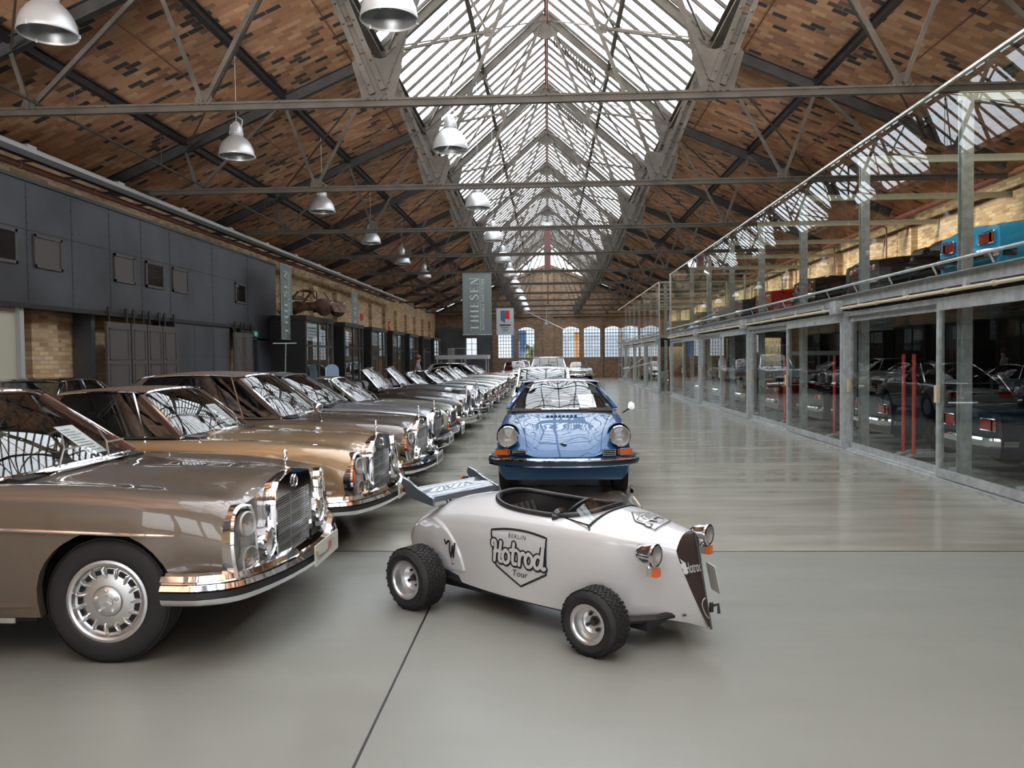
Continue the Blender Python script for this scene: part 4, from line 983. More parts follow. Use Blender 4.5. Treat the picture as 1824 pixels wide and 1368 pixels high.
def benz_grille(root, x=.02, w=.72, z0=.40, z1=.86, detail=True):
    e = empty('grille', (x, 0, 0)); e.parent = root
    def shell(k, dz=0): # half outline
        return [(-w/2*k, z0), (-w/2*k*1.03, z1-.10), (-w/2*k*1.0, z1-.02+dz), (-w/2*k*.86, z1+.035+dz), (-w*.2*k, z1+.062+dz), (0, z1+.075+dz), (w*.2*k, z1+.062+dz), (w/2*k*.86, z1+.035+dz), (w/2*k*1.0, z1-.02+dz), (w/2*k*1.03, z1-.10), (w/2*k, z0)]
    o_ = shell(1); i_ = [(-w/2*.86, z0+.02), (-w/2*.885, z1-.12), (-w/2*.885, z1-.09), (-w/2*.88, z1-.075), (-w*.2, z1-.07), (0, z1-.07), (w*.2, z1-.07), (w/2*.88, z1-.075), (w/2*.885, z1-.09), (w/2*.885, z1-.12), (w/2*.86, z0+.02)]
    g = MB(); g.grid([[(-.025, a*.99, b_-.01) for a, b_ in o_], [(.025, a, b_) for a, b_ in o_], [(.055, a*.96, b_-.006) for a, b_ in o_], [(.05, a, b_) for a, b_ in i_], [(.0, a, b_) for a, b_ in i_]], flip=False)
    g.build('shell', 'chrome', e)
    g = MB(); g.add([(-.01, -w*.43, z0), (-.01, w*.43, z0), (-.01, w*.44, z1-.05), (-.01, -w*.44, z1-.05)], [(0, 1, 2, 3)]); g.build('radiator', 'under', e, smooth=False)
    g = MB(); W_ = w*.43; zt_ = z1-.08; nv, nh = (20, 24) if detail else (14, 12)
    for k in range(nh+1): z = z0+.01+(zt_-z0-.01)*k/nh; big = k % 5 == 0; g.beam((.025, -W_, z), (.025, W_, z), .012 if big else .003, .010 if big else .006)
    for k in range(nv+1): y = -W_+2*W_*k/nv; g.beam((.022, y, z0+.01), (.022, y, zt_), .007, .002, (1, 0, 0))
    g.beam((.026, 0, z0), (.026, 0, zt_+.05), .012, .006, (1, 0, 0))
    g.build('grille_mesh', 'alu', e, smooth=False)
    g = MB(); c_ = (.062, 0, z1-.005); g.tube([(c_[0], .035*math.cos(a), c_[2]+.035*math.sin(a)) for a in np.arange(0, 2*PI, PI/12)], .006, 6, closed=True); g.disc(c_, .033, (1, 0, 0)); g.build('round_badge', 'chrome', e)
    s_ = empty('bonnet_star', (.02, 0, z1+.07)); s_.parent = root
    g = MB(); g.lathe([(0.03, 0), (.028, .008), (.012, .015), (.006, .03), (.006, .05)], n=16)
    g.tube([(0, .036*math.cos(a), .088+.036*math.sin(a)) for a in np.arange(0, 2*PI, PI/12)], .0045, 6, closed=True)
    for k in range(3): a = PI/2+2*PI*k/3; g.tube([(0, 0, .088), (0, .036*math.cos(a), .088+.036*math.sin(a))], [.006, .002], 5)
    g.build('star', 'chrome', s_)
def plan_path(Wf, dx, xin, n=9): # bumper plan from near side arch round the nose to the far side
    half = [(-xin, -Wf), (-xin*.55, -Wf-.005), (-.12, -Wf+.005), (-.02, -Wf+.05), (.05, -Wf+.14)]
    mid = [(dx*.62, -Wf*.62), (dx*.9, -Wf*.3), (dx, 0)]
    q = half+mid; q = q+[(a, -b_) for a, b_ in q[::-1][1:]]
    return smooth_path(q, 4)
def bumper(root, Wf=.93, dx=.2, xin=.33, z0=.335, h=.125, horns=True, rub=True, name='front_bumper'):
    e = empty(name); e.parent = root; pth = plan_path(Wf, dx, xin)
    g = MB(); c_ = z0+h/2
    sweep(g, pth, [(0, z0), (.03, z0+.005), (.045, z0+.02), (.05, c_-.022), (.046, c_-.018), (.046, c_+.018), (.055, c_+.024), (.06, z0+h-.035), (.045, z0+h-.01), (.0, z0+h), (-.01, z0+h-.02), (-.01, z0+.02)])
    g.build('blade', 'chrome', e)
    if rub: g = MB(); sweep(g, pth, [(.04, c_-.02), (.058, c_-.016), (.058, c_+.016), (.04, c_+.02)]); g.build('rubber_strip', 'black', e)
    if horns:
        for s in (-1, 1):
            g = MB(); q = [(a, b_) for a, b_ in pth if (b_*s > .28)]
            if s < 0: sweep(g, q, [(-.01, z0+h-.012), (.035, z0+h-.005), (.048, z0+h+.012), (.035, z0+h+.038), (.0, z0+h+.048), (-.03, z0+h+.03)])
            else: sweep(g, q, [(-.01, z0+h-.012), (.035, z0+h-.005), (.048, z0+h+.012), (.035, z0+h+.038), (.0, z0+h+.048), (-.03, z0+h+.03)])
            g.build('upper_blade', 'chrome', e)
    return e
def plate(root, x, z, kind=0, w=.52, h=.115, rx=0):
    e = empty('number_plate', (x, 0, z)); e.parent = root
    g = MB(); g.prism(rrect(w, h, .012, 2), 0, .006, 'x'); g.build('plate_sheet', 'plate' if kind < 2 else 'white', e, smooth=False)
    g = MB()
    if kind == 1:
        vs, fs = text_geo('W', .10); g.m('redink').add([(.008, v[0]+.06, v[1]) for v in vs], fs)
        vs, fs = text_geo('Collection Cars', .035); g.m('ink').add([(.008, v[0]-.10, v[1]-.02) for v in vs], fs)
        vs, fs = text_geo('SL', .06); g.m('tray').add([(.008, v[0]+.17, v[1]) for v in vs], fs)
        g.m('gold').prism([(-.235, .0), (-.19, .0), (-.18, .03), (-.2, .02), (-.212, .04), (-.225, .02), (-.245, .03)], .006, .0085, 'x')
    else:
        g.m('ink')
        for k in range(5): g.span((.006, -w*.36+k*w*.16, -h*.22), (.0075, -w*.28+k*w*.16, h*.22))
    g.build('plate_print', None, e, smooth=False)
def chassis(root, P):
    L_ = P['L']; g = MB(); wi = P['W']-.30
    g.span((-L_+.3, -wi, .24), (-P.get('chx', .3), wi, .60)); g.span((-L_+.5, -wi-.12, .2), (-.55, wi+.12, .24)) if 0 else None
    a, b_ = P['wheels']; g.span((-b_+.42, -P['W']+.08, .22), (-a-.42, P['W']-.08, .5))
    g.build('underbody', 'under', root, smooth=False)
def wheels(root, P, style='cap', near='cap', rimmat='alu'):
    W_ = P['W']; w_ = P.get('tw', .19)
    for i, d in enumerate(P['wheels']):
        for s in (-1, 1):
            wheel(root, -d, s*(W_-.03-w_/2), s, P['R'], P['rr'], w_, style if s < 0 else near, rimmat=rimmat, seg=40 if style == 'bundt' else 28)
def variant(**k): d = dict(BENZ); d.update(k); return d
def car(name, label, cat, loc, rz, P, pm, front='benz', roofm=None, hard=True, soft=False, lod=1, group=None, wstyle='cap', rear=None, top_down=False, bpill=True):
    root = empty(name, loc, rz, label, cat, group)
    mb, top, wf, xs = sedan_body(P); mb.build('body', pm, root, ang=45)
    chassis(root, P); wheels(root, P, wstyle)
    greenhouse(root, P, pm, roofm, hard, soft, lod, bpill)
    L_ = P['L']
    if front == 'benz':
        benz_lights(root, P, ind=P.get('ind', 'lens'), style=P.get('hl', 0)); benz_grille(root, detail=lod > 0); bumper(root, P['W']+.01, .2, .33, horns=P.get('horns', True))
        plate(root, .275, .425, P.get('pk', 0), h=.13)
    elif front == 'rect': # squarer saloon front
        benz_grille(root, w=.70, z0=.46, z1=.82, detail=False)
        for s in (-1, 1):
            e = empty('headlight_unit', (.012, s*.62, .66)); e.parent = root
            g = MB(); o_ = rrect(.42, .19, .02, 2); i_ = [(a*.94, b_*.86) for a, b_ in o_]; poly_frame(g, o_, i_, -.06, .03); g.build('bezel', 'chrome', e)
            g = MB(); g.box((-.01, 0, 0), (.01, .4, .17)); g.build('backplate', 'reflector', e); g = MB(); g.box((.015, .15*s, 0), (.012, .09, .15)); g.build('indicator', 'orange', e)
            g = MB(); g.box((.018, -.04*s, 0), (.01, .28, .15)); g.build('lens', 'lens', e)
        e = bumper(root, P['W']+.01, .22, .33, z0=.36, h=.17, horns=False); plate(root, .27, .45)
        g = MB(); g.m('under').box((.0, 0, .3), (.05, 1.2, .1)); g.build('air_intake', None, root, smooth=False)
    elif front == 'round': # wide dark grille, round lamps
        g = MB(); g.span((-.03, -.42, .50), (.012, .42, .70)); g.build('grille_opening', 'under', root, smooth=False)
        g = MB(); 
        for k in range(6): g.beam((.016, -.42, .50+.04*k), (.016, .42, .50+.04*k), .008, .006)
        g.tube([(.018, a, b_+.60) for a, b_ in rrect(.86, .22, .04)], .01, 6, closed=True); g.build('grille_bars', 'chrome', root, smooth=False)
        for s in (-1, 1): round_lamp(root, .0, s*.66, .66, .095); 
        for s in (-1, 1): g = MB(); g.box((.01, s*.66, .50), (.03, .16, .06)); g.build('indicator', 'orange', root)
        bumper(root, P['W']+.01, .14, .3, z0=.36, h=.11, horns=False, rub=False); plate(root, .19, .36, w=.46)
        g = MB()
        for s in (-1, 1): g.box((.17, s*.33, .43), (.05, .05, .17))
        g.build('overrider', 'chrome', root)
    elif front == 'rr': # upright square radiator
        g = MB(); x1 = .06; poly = [(-.31, .38), (-.31, .90), (0, .985), (.31, .90), (.31, .38)]; inn = [(-.25, .42), (-.25, .86), (0, .87), (.25, .86), (.25, .42)]
        poly_frame(g, poly[::-1], inn[::-1], -.3, x1)
        for k in range(17): y = -.25+.5*k/16; g.beam((x1-.03, y, .41), (x1-.03, y, .87), .01, .02, (1, 0, 0))
        g.build('radiator_grille', 'chrome', root, smooth=False)
        g = MB(); g.lathe([(.02, 0), (.012, .03), (.02, .06), (.012, .1), (0, .11)], c=(.0, 0, .985), n=10); g.build('mascot', 'chrome', root)
        for s in (-1, 1): round_lamp(root, .0, s*.64, .68, .12); round_lamp(root, .08, s*.45, .5, .075, name='fog_lamp')
        bumper(root, P['W']+.01, .24, .3, z0=.34, h=.16, horns=False, rub=False); plate(root, .29, .42, w=.46)
    if rear == 'lights':
        for s in (-1, 1):
            g = MB(); g.m(P.get('tail', 'red')).box((-L_-.005, s*(P['W']*.86-.19), .66), (.05, .30, .12)); g.m('orange').box((-L_+.0, s*(P['W']*.86-.06), .66), (.06, .07, .12)); g.build('tail_light', None, root)
            g = MB(); g.tube([(-L_-.03, a+s*(P['W']*.86-.16), b_+.66) for a, b_ in rrect(.36, .15, .02, 2)], .008, 5, closed=True); g.build('tail_trim', 'chrome', root)
        g = MB(); sweep(g, [(-L_-.04+.25, P['W']*.95), (-L_-.04+.05, P['W']*.93), (-L_-.08, P['W']*.8), (-L_-.10, 0), (-L_-.08, -P['W']*.8), (-L_-.04+.05, -P['W']*.93), (-L_-.04+.25, -P['W']*.95)], [(0, .38), (.04, .40), (.05, .47), (.03, .5), (0, .5)]); g.build('rear_bumper', 'chrome', root)
    elif rear == 'round':
        for s in (-1, 1):
            for q in (0, 1): round_lamp(root, -L_+.02, s*(P['W']*.86-.15-.17*q), .70, .068, name='tail_light', lens='red' if q else 'amber', dirx=-1)
        g = MB(); sweep(g, [(-L_+.2, P['W']*.95), (-L_-.06, P['W']*.85), (-L_-.10, 0), (-L_-.06, -P['W']*.85), (-L_+.2, -P['W']*.95)], [(0, .40), (.04, .42), (.05, .47), (.03, .5), (0, .5)]); g.build('rear_bumper', 'chrome', root)
    if top_down:
        g = MB(); rd = P['rw'][0]; g.m('black').sphere((-rd+.12, 0, P['ws'][2]+.01), 1, 16, (.22, P['W']*.8, .13)); g.build('folded_hood', None, root)
    if lod == 1:
        for s in (-1,):
            g = MB(); d = P['ws'][1]+.18; g.tube([(-d, s*(P['W']-.06), .93), (-d, s*(P['W']+.03), 1.0)], .01, 6); g.sphere((-d, s*(P['W']+.06), 1.05), .075, 10, (.5, 1, .75)); g.build('door_mirror', 'chrome', root)
    return root
# ================================================================ THE PARKED CARS
# --- row on the left, noses towards the aisle
p_brown = paint('taupe_brown_paint', (.155, .125, .097), .35); p_gold = paint('gold_beige_paint', (.36, .245, .135), .45)
p_grey = paint('grey_brown_paint', (.115, .095, .08), .4); p_silver = paint('silver_blue_paint', (.30, .31, .34), .6)
p_green = paint('pale_green_grey_paint', (.27, .29, .24), .4); p_black = paint('black_paint', (.007, .007, .008), 0)
p_dblue = paint('dark_blue_grey_paint', (.03, .05, .07), .3); p_mint = paint('mint_green_paint', (.20, .27, .26), .35)
p_white = paint('off_white_paint', (.55, .55, .52), .1); p_lsilver = paint('light_silver_paint', (.42, .43, .43), .5)
p_red = paint('signal_red_paint', (.38, .012, .012), 0); p_dred = paint('dark_red_paint', (.16, .01, .01), .1)
p_navy = paint('navy_paint', (.012, .02, .045), .2); p_turq = paint('turquoise_paint', (.03, .46, .80), .0)
r_brown = mat('brown_fabric_roof', (.085, .05, .035), .8); r_red = mat('red_brown_vinyl_roof', (.16, .07, .045), .6); r_grey = mat('taupe_vinyl_roof', (.11, .085, .075), .6); r_black = mat('black_fabric_roof', (.012, .012, .013), .8)
# first car: large saloon
P1 = variant(wheels=(.67, 3.45), paper=.25, ind='lens', pk=1)
c1 = car('vintage_saloon', 'taupe-brown vintage saloon with chrome grille, nearest the camera at left', 'car', (-1.71, 5.03, 0), 0, P1, p_brown, roofm=r_red, lod=2, wstyle='bundt')
g = MB(); sd = pchip([(0, .935), (1, .955), (3, .955)])
for s in (-1, 1):
    g = MB(); g.tube([(-.28-.02*k, s*(.92*pchip(P1['width'])(.28+.02*k)+.004), .70+.0008*k) for k in range(0, 140, 4)], [.004]+[.011]*34, 8); g.build('trim_strip', 'chrome', c1)
g = MB(); g.m('black'); PW = []
for k in range(17): s = -1+2*k/16; PW.append(((-1.24-.10*s*s*abs(s)), s*.50, .985-.012*s*s))
rows = [[(x+.0+dx, y*ky, z-.0+.004) for x, y, z in PW] for dx, ky in ((0, 1), (.075, .93))]; g.grid(rows, flip=True); g.m('chrome')
for dx, ky in ((0, 1), (.04, .97), (.078, .93)): g.tube([(x+dx, y*ky, z+.008) for x, y, z in PW], .005, 5)
for k in (1, 4, 7, 9, 12, 15): x, y, z = PW[k]; g.tube([(x, y, z+.008), (x+.078, y*.93, z+.008)], .004, 5)
g.build('cowl_vent', None, c1)
for s in (-1, 1): round_lamp(c1, .075, s*.50, .575, .083, name='fog_lamp')
g = MB(); g.sphere((-1.72, -.93, .93), 1, 12, (.10, .04, .025)); g.build('door_mirror_base', 'chrome', c1)
g = MB(); g.span((-2.95, -.93, .235), (-1.15, -.915, .262)); g.build('sill_trim', 'chrome', c1, smooth=False)
# second car: gold convertible with fabric roof
P2 = variant(L=4.5, wheels=(.78, 3.25), ws=(1.42, 1.52, .985, 1.86, 1.375, .70, .58), rw=(3.2, 2.75, 1.36), roofh=.03, paper=.35, ind='orange', hl=1, seat='seat', cpill=.5, light_int=1)
c2 = car('vintage_convertible', 'gold-beige vintage convertible with orange indicators and closed brown fabric roof', 'car', (-1.64, 7.4, 0), math.radians(-1), P2, p_gold, roofm=r_brown, soft=True, lod=2, bpill=False)
g = MB(); g.lathe([(.015, 0), (.01, .02), (.014, .03), (0, .035)], c=(-1.3, -.82, .945), n=10); g.build('washer_jet', 'chrome', c2)
P3 = variant(L=4.6, wheels=(.75, 3.4), rw=(3.75, 3.2, 1.45), ws=(1.36, 1.44, .985, 1.90, 1.46, .73, .59), paper=.45, ind='orange', hl=1)
c3 = car('vintage_coupe', 'grey-brown vintage coupe with taupe vinyl roof and orange indicators', 'car', (-1.62, 9.72, 0), 0, P3, p_grey, roofm=r_grey, lod=2, bpill=False)
for s in (-1, 1): round_lamp(c3, .10, s*.50, .52, .07, name='fog_lamp')
g = MB(); g.tube([(-.95, -.80, .94), (-.98, -.83, 1.05)], .01, 6); g.sphere((-.98, -.83, 1.09), 1, 12, (.05, .09, .06)); g.build('wing_mirror', 'chrome', c3)
g = MB(); g.tube([(-2.2, .2, 1.5), (-2.35, .2, 2.05)], .004, 4); g.build('aerial', 'steel', c3)
PF = variant(L=4.4, W=.85, wheels=(.72, 3.1), hood=[(0, .70), (.12, .78), (.4, .82), (1.3, .90), (2.9, .90), (3.6, .86), (4.4, .68)], crest=[(0, .70), (.1, .77), (.4, .83), (1.3, .89), (2.9, .88), (4.4, .68)], edge=[(0, .60), (.3, .72), (1, .78), (2.9, .78), (4.4, .60)],
             ws=(1.45, 1.60, .90, 1.95, 1.28, .66, .54), rw=(3.1, 2.6, 1.25), R=.31, arch=.35, rr=.19, nst=34)
def pf(**k): d = dict(PF); d.update(k); return d
PL4 = variant(L=4.6, wheels=(.8, 3.5), nst=34, paper=.3, ws=(1.40, 1.48, .99, 2.0, 1.42, .73, .58), rw=(3.7, 3.2, 1.42), blacktrim=1)
PRR = variant(L=4.7, wheels=(.7, 3.4), R=.37, rr=.2, arch=.41, nst=34, hood=[(0, .84), (.2, .93), (1.4, 1.04), (3.6, 1.0), (4.7, .85)], crest=[(0, .74), (.2, .82), (.8, .90), (1.5, .95), (3.6, .95), (4.7, .8)], edge=[(0, .66), (.3, .75), (1.4, .85), (4.7, .7)], ws=(1.62, 1.70, 1.02, 2.0, 1.46, .66, .58), rw=(3.3, 2.9, 1.44))
row = [
 (11.75, 'rect', PL4, p_silver, dict(roofm=None, lod=1), 'vintage_saloon', 'silver-blue saloon with rectangular headlamps beside the grey-brown coupe'),
 (14.1, 'round', pf(ws=(1.40, 1.55, .92, 1.95, 1.32, .68, .55), paper=.2, W=.88), p_green, dict(lod=1), 'vintage_coupe', 'pale green-grey coupe with black slatted grille in the left row'),
 (16.6, 'rr', PRR, p_black, dict(hard=False, lod=1, top_down=True), 'vintage_roadster', 'black open car with tall chrome radiator in the left row'),
 (19.0, 'rr', PRR, p_dblue, dict(hard=False, lod=0, top_down=True), 'vintage_roadster', 'dark blue-grey open car with upright radiator behind the black one'),
 (21.4, 'round', pf(), p_silver, dict(hard=False, lod=0, top_down=True), 'vintage_roadster', 'silver-blue roadster with round lamps and folded roof in the left row'),
 (24.3, 'round', pf(W=.88), p_mint, dict(hard=True, roofm=r_black, lod=0), 'vintage_convertible', 'mint green convertible with closed black roof in the left row'),
 (26.8, 'round', pf(), p_lsilver, dict(hard=False, lod=0, top_down=True), 'vintage_roadster', 'light silver roadster with folded black roof, after the mint green car'),
 (29.3, 'round', pf(ws=(1.45, 1.6, .9, 1.95, 1.36, .66, .54)), p_white, dict(hard=True, lod=0), 'vintage_coupe', 'off-white hardtop coupe in the middle of the left row'),
 (31.8, 'round', pf(), p_green, dict(hard=False, lod=0, top_down=True), 'vintage_roadster', 'pale green open roadster beyond the off-white coupe'),
 (34.4, 'benz', variant(nst=30, L=4.6, wheels=(.8, 3.5)), p_lsilver, dict(lod=0), 'vintage_saloon', 'light silver saloon with tall grille far down the left row'),
 (37.0, 'round', pf(), p_black, dict(hard=True, roofm=r_black, lod=0), 'vintage_convertible', 'black convertible with closed roof far down the left row'),
 (39.6, 'round', pf(), p_silver, dict(hard=True, lod=0), 'vintage_coupe', 'blue-silver coupe with two round lamps, third last of the left row'),
]
for y, fr, P, pm, kw, nm, lb in row:
    car(nm, lb, 'car', (-1.72, y, 0), math.radians(rng.uniform(-2, 2)), P, pm, front=fr, **kw)
# white roofed pick-up like car with red body, seen from the side over the row
r = car('vintage_wagon', 'red car with a broad white canopy roof beyond the end of the left row', 'car', (-1.9, 43.0, 0), 0, pf(L=4.3, wheels=(.7, 3.2)), paint('rust_red_paint', (.30, .06, .03), .1), front='round', hard=False, lod=0)
g = MB(); g.span((-4.1, -.8, 1.62), (-1.3, .8, 1.84)); g.build('canopy_roof', 'tray', r, smooth=False)
g = MB()
for x in (-4.0, -2.7, -1.4):
    for s in (-.75, .75): g.beam((x, s, .85), (x, s, 1.62), .05, .05, (0, 1, 0))
g.build('canopy_post', 'galv', r, smooth=False)
car('vintage_coupe', 'pale silver coupe with red seats facing the camera beside the canopy car', 'car', (-2.1, 47.5, 0), -PI/2, pf(seat='redink', ws=(1.45, 1.6, .9, 1.95, 1.42, .66, .56)), p_lsilver, front='round', lod=0)
# black car parked along the facade
car('vintage_coupe', 'black coupe parked along the brick wall behind the gold convertible', 'car', (-7.55, 9.3, 0), -PI/2, pf(L=4.4, W=.80, ws=(1.3, 1.45, .92, 1.8, 1.38, .66, .56), rw=(3.7, 2.9, 1.36)), p_black, front='round', lod=0)
# --- centre of the aisle, beyond the blue car
r = car('silver_estate_car', 'silver car seen from behind, parked just beyond the blue sports car', 'car', (-.13, 23.4, 0), PI/2, pf(L=4.3, W=.86, ws=(1.4, 1.5, .92, 1.9, 1.36, .68, .58), rw=(3.95, 2.9, 1.36), tail='red', cpill=.1), p_lsilver, front='round', rear='lights', lod=0)
r = car('offroad_car', 'tall pale car facing the camera in the aisle centre near the back wall', 'car', (.0, 34.5, 0), -PI/2, variant(nst=30, L=4.4, W=.95, wheels=(.8, 3.4), hood=[(0, 1.0), (.15, 1.07), (1.2, 1.12), (4.4, 1.1)], crest=[(0, .98), (.15, 1.05), (1.2, 1.1), (4.4, 1.08)], edge=[(0, .9), (1.2, 1.0), (4.4, 1.0)], ws=(1.1, 1.15, 1.12, 1.5, 1.66, .80, .64), rw=(4.0, 3.7, 1.66)), p_lsilver, front='round', lod=0, roofm=p_white)
car('vintage_roadster', 'white open roadster at the right of the aisle before the back wall', 'car', (2.2, 56.5, 0), -PI/2, pf(W=.95), p_white, front='round', hard=False, lod=0, top_down=True)
car('small_hatchback', 'small white car between the pale coupe and the tall car', 'car', (-1.9, 52.5, 0), -PI/2, pf(ws=(1.2, 1.3, .95, 1.6, 1.5, .66, .56)), p_white, front='round', lod=0)
# --- glass garages, lower floor
PS = pf(L=3.6, W=.78, wheels=(.65, 2.7), ws=(1.2, 1.32, .88, 1.65, 1.22, .62, .5), rw=(2.6, 2.2, 1.2))
low = [(7.8, p_navy, 'dark blue coupe behind the glass at the right picture edge, lower floor', 'lights', 1), (10.95, p_navy, 'navy coupe with orange and red tail lamps behind the nearest glass doors', 'lights', 1), (14.15, p_navy, 'navy coupe behind the glass doors beside the red lift posts', 'lights', 1), (17.4, p_black, 'black coupe on the lower floor of the third garage, near half', 'round', 1),
       (20.6, p_dred, 'dark red coupe on the lower floor behind glass', 'round', 1), (23.9, p_black, 'black open car on the lower floor of the garages', 'lights', 0), (27.2, p_dblue, 'blue-grey coupe on the lower floor of the fourth garage', 'lights', 1), (30.4, p_silver, 'silver coupe on the lower floor, last before the gap', 'lights', 1), (38.5, p_red, 'red coupe on the lower floor just inside the far glass row', 'round', 1), (41.6, p_white, 'white coupe on the lower floor of the far glass row', 'lights', 1)]
for y, pm, lb, rr_, hd_ in low:
    car('vintage_coupe' if hd_ else 'vintage_roadster', lb, 'car', (5.62+3.6, y, .05), 0, PS, pm, front='round', rear=rr_, lod=0, hard=bool(hd_))
up = [(8.0, p_navy, 'dark blue coupe on the upper deck at the right picture edge', 'lights', 1, PS), (11.2, p_turq, 'bright turquoise coupe on the upper deck at right', 'lights', 1, PS), (14.9, p_black, 'black coupe with round orange tail lamps on the upper deck', 'round', 1, PS), (18.2, p_black, 'black convertible with round lamps on the upper deck beyond the black coupe', 'lights', 0, PS),
      (21.6, p_red, 'bright red coupe on the upper deck', 'round', 1, PS), (24.6, p_dblue, 'dark open car on the upper deck behind the red one', 'lights', 0, PS), (27.9, p_white, 'off-white coupe with red tail lamps on the upper deck', 'lights', 1, PS), (31.2, p_green, 'pale green coupe on the upper deck, last before the gap', 'lights', 1, PS), (38.6, p_lsilver, 'silver coupe on the upper deck of the far glass row', 'lights', 1, PS)]
for y, pm, lb, rr_, hd_, P in up:
    car('vintage_coupe' if hd_ else 'vintage_roadster', lb, 'car', (5.72+3.6, y, 2.46), 0, P, pm, front='round', rear=rr_, lod=0, hard=bool(hd_))
# ================================================================ BLUE SPORTS CAR
p_blue = mat('mid_blue_paint', (.016, .08, .20), .3, .1, coat=.7, spec=.1, coat_rough=.01)
def nose9(z, y):
    n = .26*(min(abs(y)/.8, 1.0))**2.6
    if z < .40: n += (.40-z)*.7
    if z > .52: n += (z-.52)*.55
    return n
P9 = dict(L=4.1, W=.80, sill=.20, wheels=(.74, 2.95), R=.32, rr=.2, arch=.355, nose=nose9, nst=60, tw=.185, tuck=.90,
          hood=[(0, .50), (.05, .555), (.15, .62), (.35, .70), (.7, .80), (1.0, .88), (1.25, .945), (2.9, .93), (3.5, .80), (3.9, .62), (4.1, .5)],
          crest=[(0, .56), (.05, .63), (.14, .76), (.3, .825), (.6, .86), (1.2, .915), (2.9, .92), (3.6, .80), (4.1, .5)],
          edge=[(0, .46), (.1, .54), (.3, .68), (.7, .74), (1.4, .82), (2.9, .80), (4.1, .45)],
          width=[(0, .93), (.05, .95), (.2, .975), (.6, .985), (1.2, .97), (2.9, 1.02), (3.6, .98), (4.1, .85)], gut=.0, ck=(.42, .80, .95),
          chx=.8, rnd=.08, rpow=5, ws=(1.22, 1.46, .965, 1.80, 1.315, .70, .50), rw=(3.35, 2.55, 1.27), roofh=.045, paper=.35)
b9 = empty('blue_sports_car', (.165, 9.02, 0), -PI/2, 'glossy mid-blue sports car with round headlamps facing the camera in the aisle', 'car')
mb, top9, wf9, xs9 = sedan_body(P9); mb.build('body', p_blue, b9, ang=50)
chassis(b9, P9); wheels(b9, P9, 'cap'); greenhouse(b9, P9, p_blue, None, True, False, 2, False)
for s in (-1, 1):
    g = MB(); G_ = []
    for i in range(13):
        t = i/12; x = -.285-.60*t; rr_ = .137*(1-.55*t**1.5); zc_ = .715+.045*t-.02*t*t; G_.append([(x-.16*math.sin(a)*(1-t)*.35, s*(.645-.01*t)+rr_*math.cos(a), zc_+rr_*1.02*math.sin(a)) for a in np.arange(0, 2*PI, PI/14)])
    g.grid(G_, closed=True); g.build('wing', p_blue, b9)
    round_lamp(b9, -.175, s*.645, .715, .117, tilt=.30)
    e = empty('turn_signal', (-.135, s*.66, .545)); e.parent = b9; e.rotation_euler = (0, 0, -s*(-.50) if s > 0 else -.50)
    e.rotation_euler = (0, 0, .50*s)
    g = MB(); g.box((0, s*.045, 0), (.05, .155, .062)); g.build('orange_lens', 'orange', e)
    g = MB(); g.tube([(.026, s*.045+a, b_) for a, b_ in rrect(.165, .074, .015, 2)], .005, 5, closed=True); g.build('surround', 'chrome', e)
    e = empty('horn_grille', (-.055, s*.505, .545)); e.parent = b9; e.rotation_euler = (0, 0, .30*s)
    g = MB(); g.box((0, 0, 0), (.03, .14, .07)); g.build('recess', 'under', e); g = MB()
    for k in range(4): g.box((.02, 0, -.03+.02*k), (.012, .145, .008))
    g.box((.02, -.073, 0), (.012, .008, .075)); g.box((.02, .073, 0), (.012, .008, .075)); g.build('chrome_slats', 'chrome', e, smooth=False)
pth = [(-nose9(.45, y)+.045-(.0 if abs(y) < .8 else (abs(y)-.8)*2), y) for y in np.linspace(-.80, .80, 29)]
pth = [(-.62, -.83), (-.42, -.83), (-.30, -.822)]+pth[1:-1]+[(-.30, .822), (-.42, .83), (-.62, .83)]
g = MB(); sweep(g, pth, [(-.06, .375), (.02, .385), (.045, .41), (.045, .455), (.02, .485), (-.06, .492)]); g.build('front_bumper', p_blue, b9)
g = MB(); sweep(g, pth, [(.03, .455), (.052, .458), (.052, .472), (.02, .485)]); g.build('chrome_strip', 'chrome', b9)
g = MB(); sweep(g, pth, [(.035, .425), (.058, .428), (.058, .452), (.035, .455)]); g.build('rubber_strip', 'black', b9)
g = MB(); sweep(g, pth, [(.03, .388), (.052, .392), (.052, .404), (.035, .41)]); g.build('lower_strip', 'chrome', b9)
# bonnet shut lines, badge
def on9(d, y): return (xs9(d, top9(d, abs(y)/wf9(d)), y), y, top9(d, min(abs(y)/wf9(d), 1))+.002)
g = MB()
for s in (-1, 1): g.tube([on9(d, s*yy) for d, yy in zip(np.linspace(.02, 1.16, 26), np.interp(np.linspace(0, 1, 26), [0, .3, 1], [.42, .47, .62]))], .0035, 5)
g.tube([on9(1.16, y) for y in np.linspace(-.62, .62, 30)], .0035, 5)
for s in (-1, 1): g.tube([on9(d, s*.25) for d in np.linspace(.98, 1.14, 6)], .003, 5)
g.tube([on9(.98, y) for y in np.linspace(-.25, .25, 10)], .003, 5); g.build('panel_gap', 'ink', b9)
g = MB(); g.prism([(-.03, .035), (.03, .035), (.032, 0), (0, -.04), (-.032, 0)], .0, .008, 'z'); g.build('bonnet_badge', 'gold', b9, loc=Vector(on9(.16, 0))+Vector((0, 0, .002)))
b9.children[-1].rotation_euler = (0, .45, -PI/2)
g = MB()
for k in range(8): g.span((-1.06-.0, -.2+.05*k, 0), (-1.02, -.165+.05*k, .004))
e = g.build('cowl_slots', 'black', b9, smooth=False); e.location = (0, 0, top9(1.05, 0)+.0)
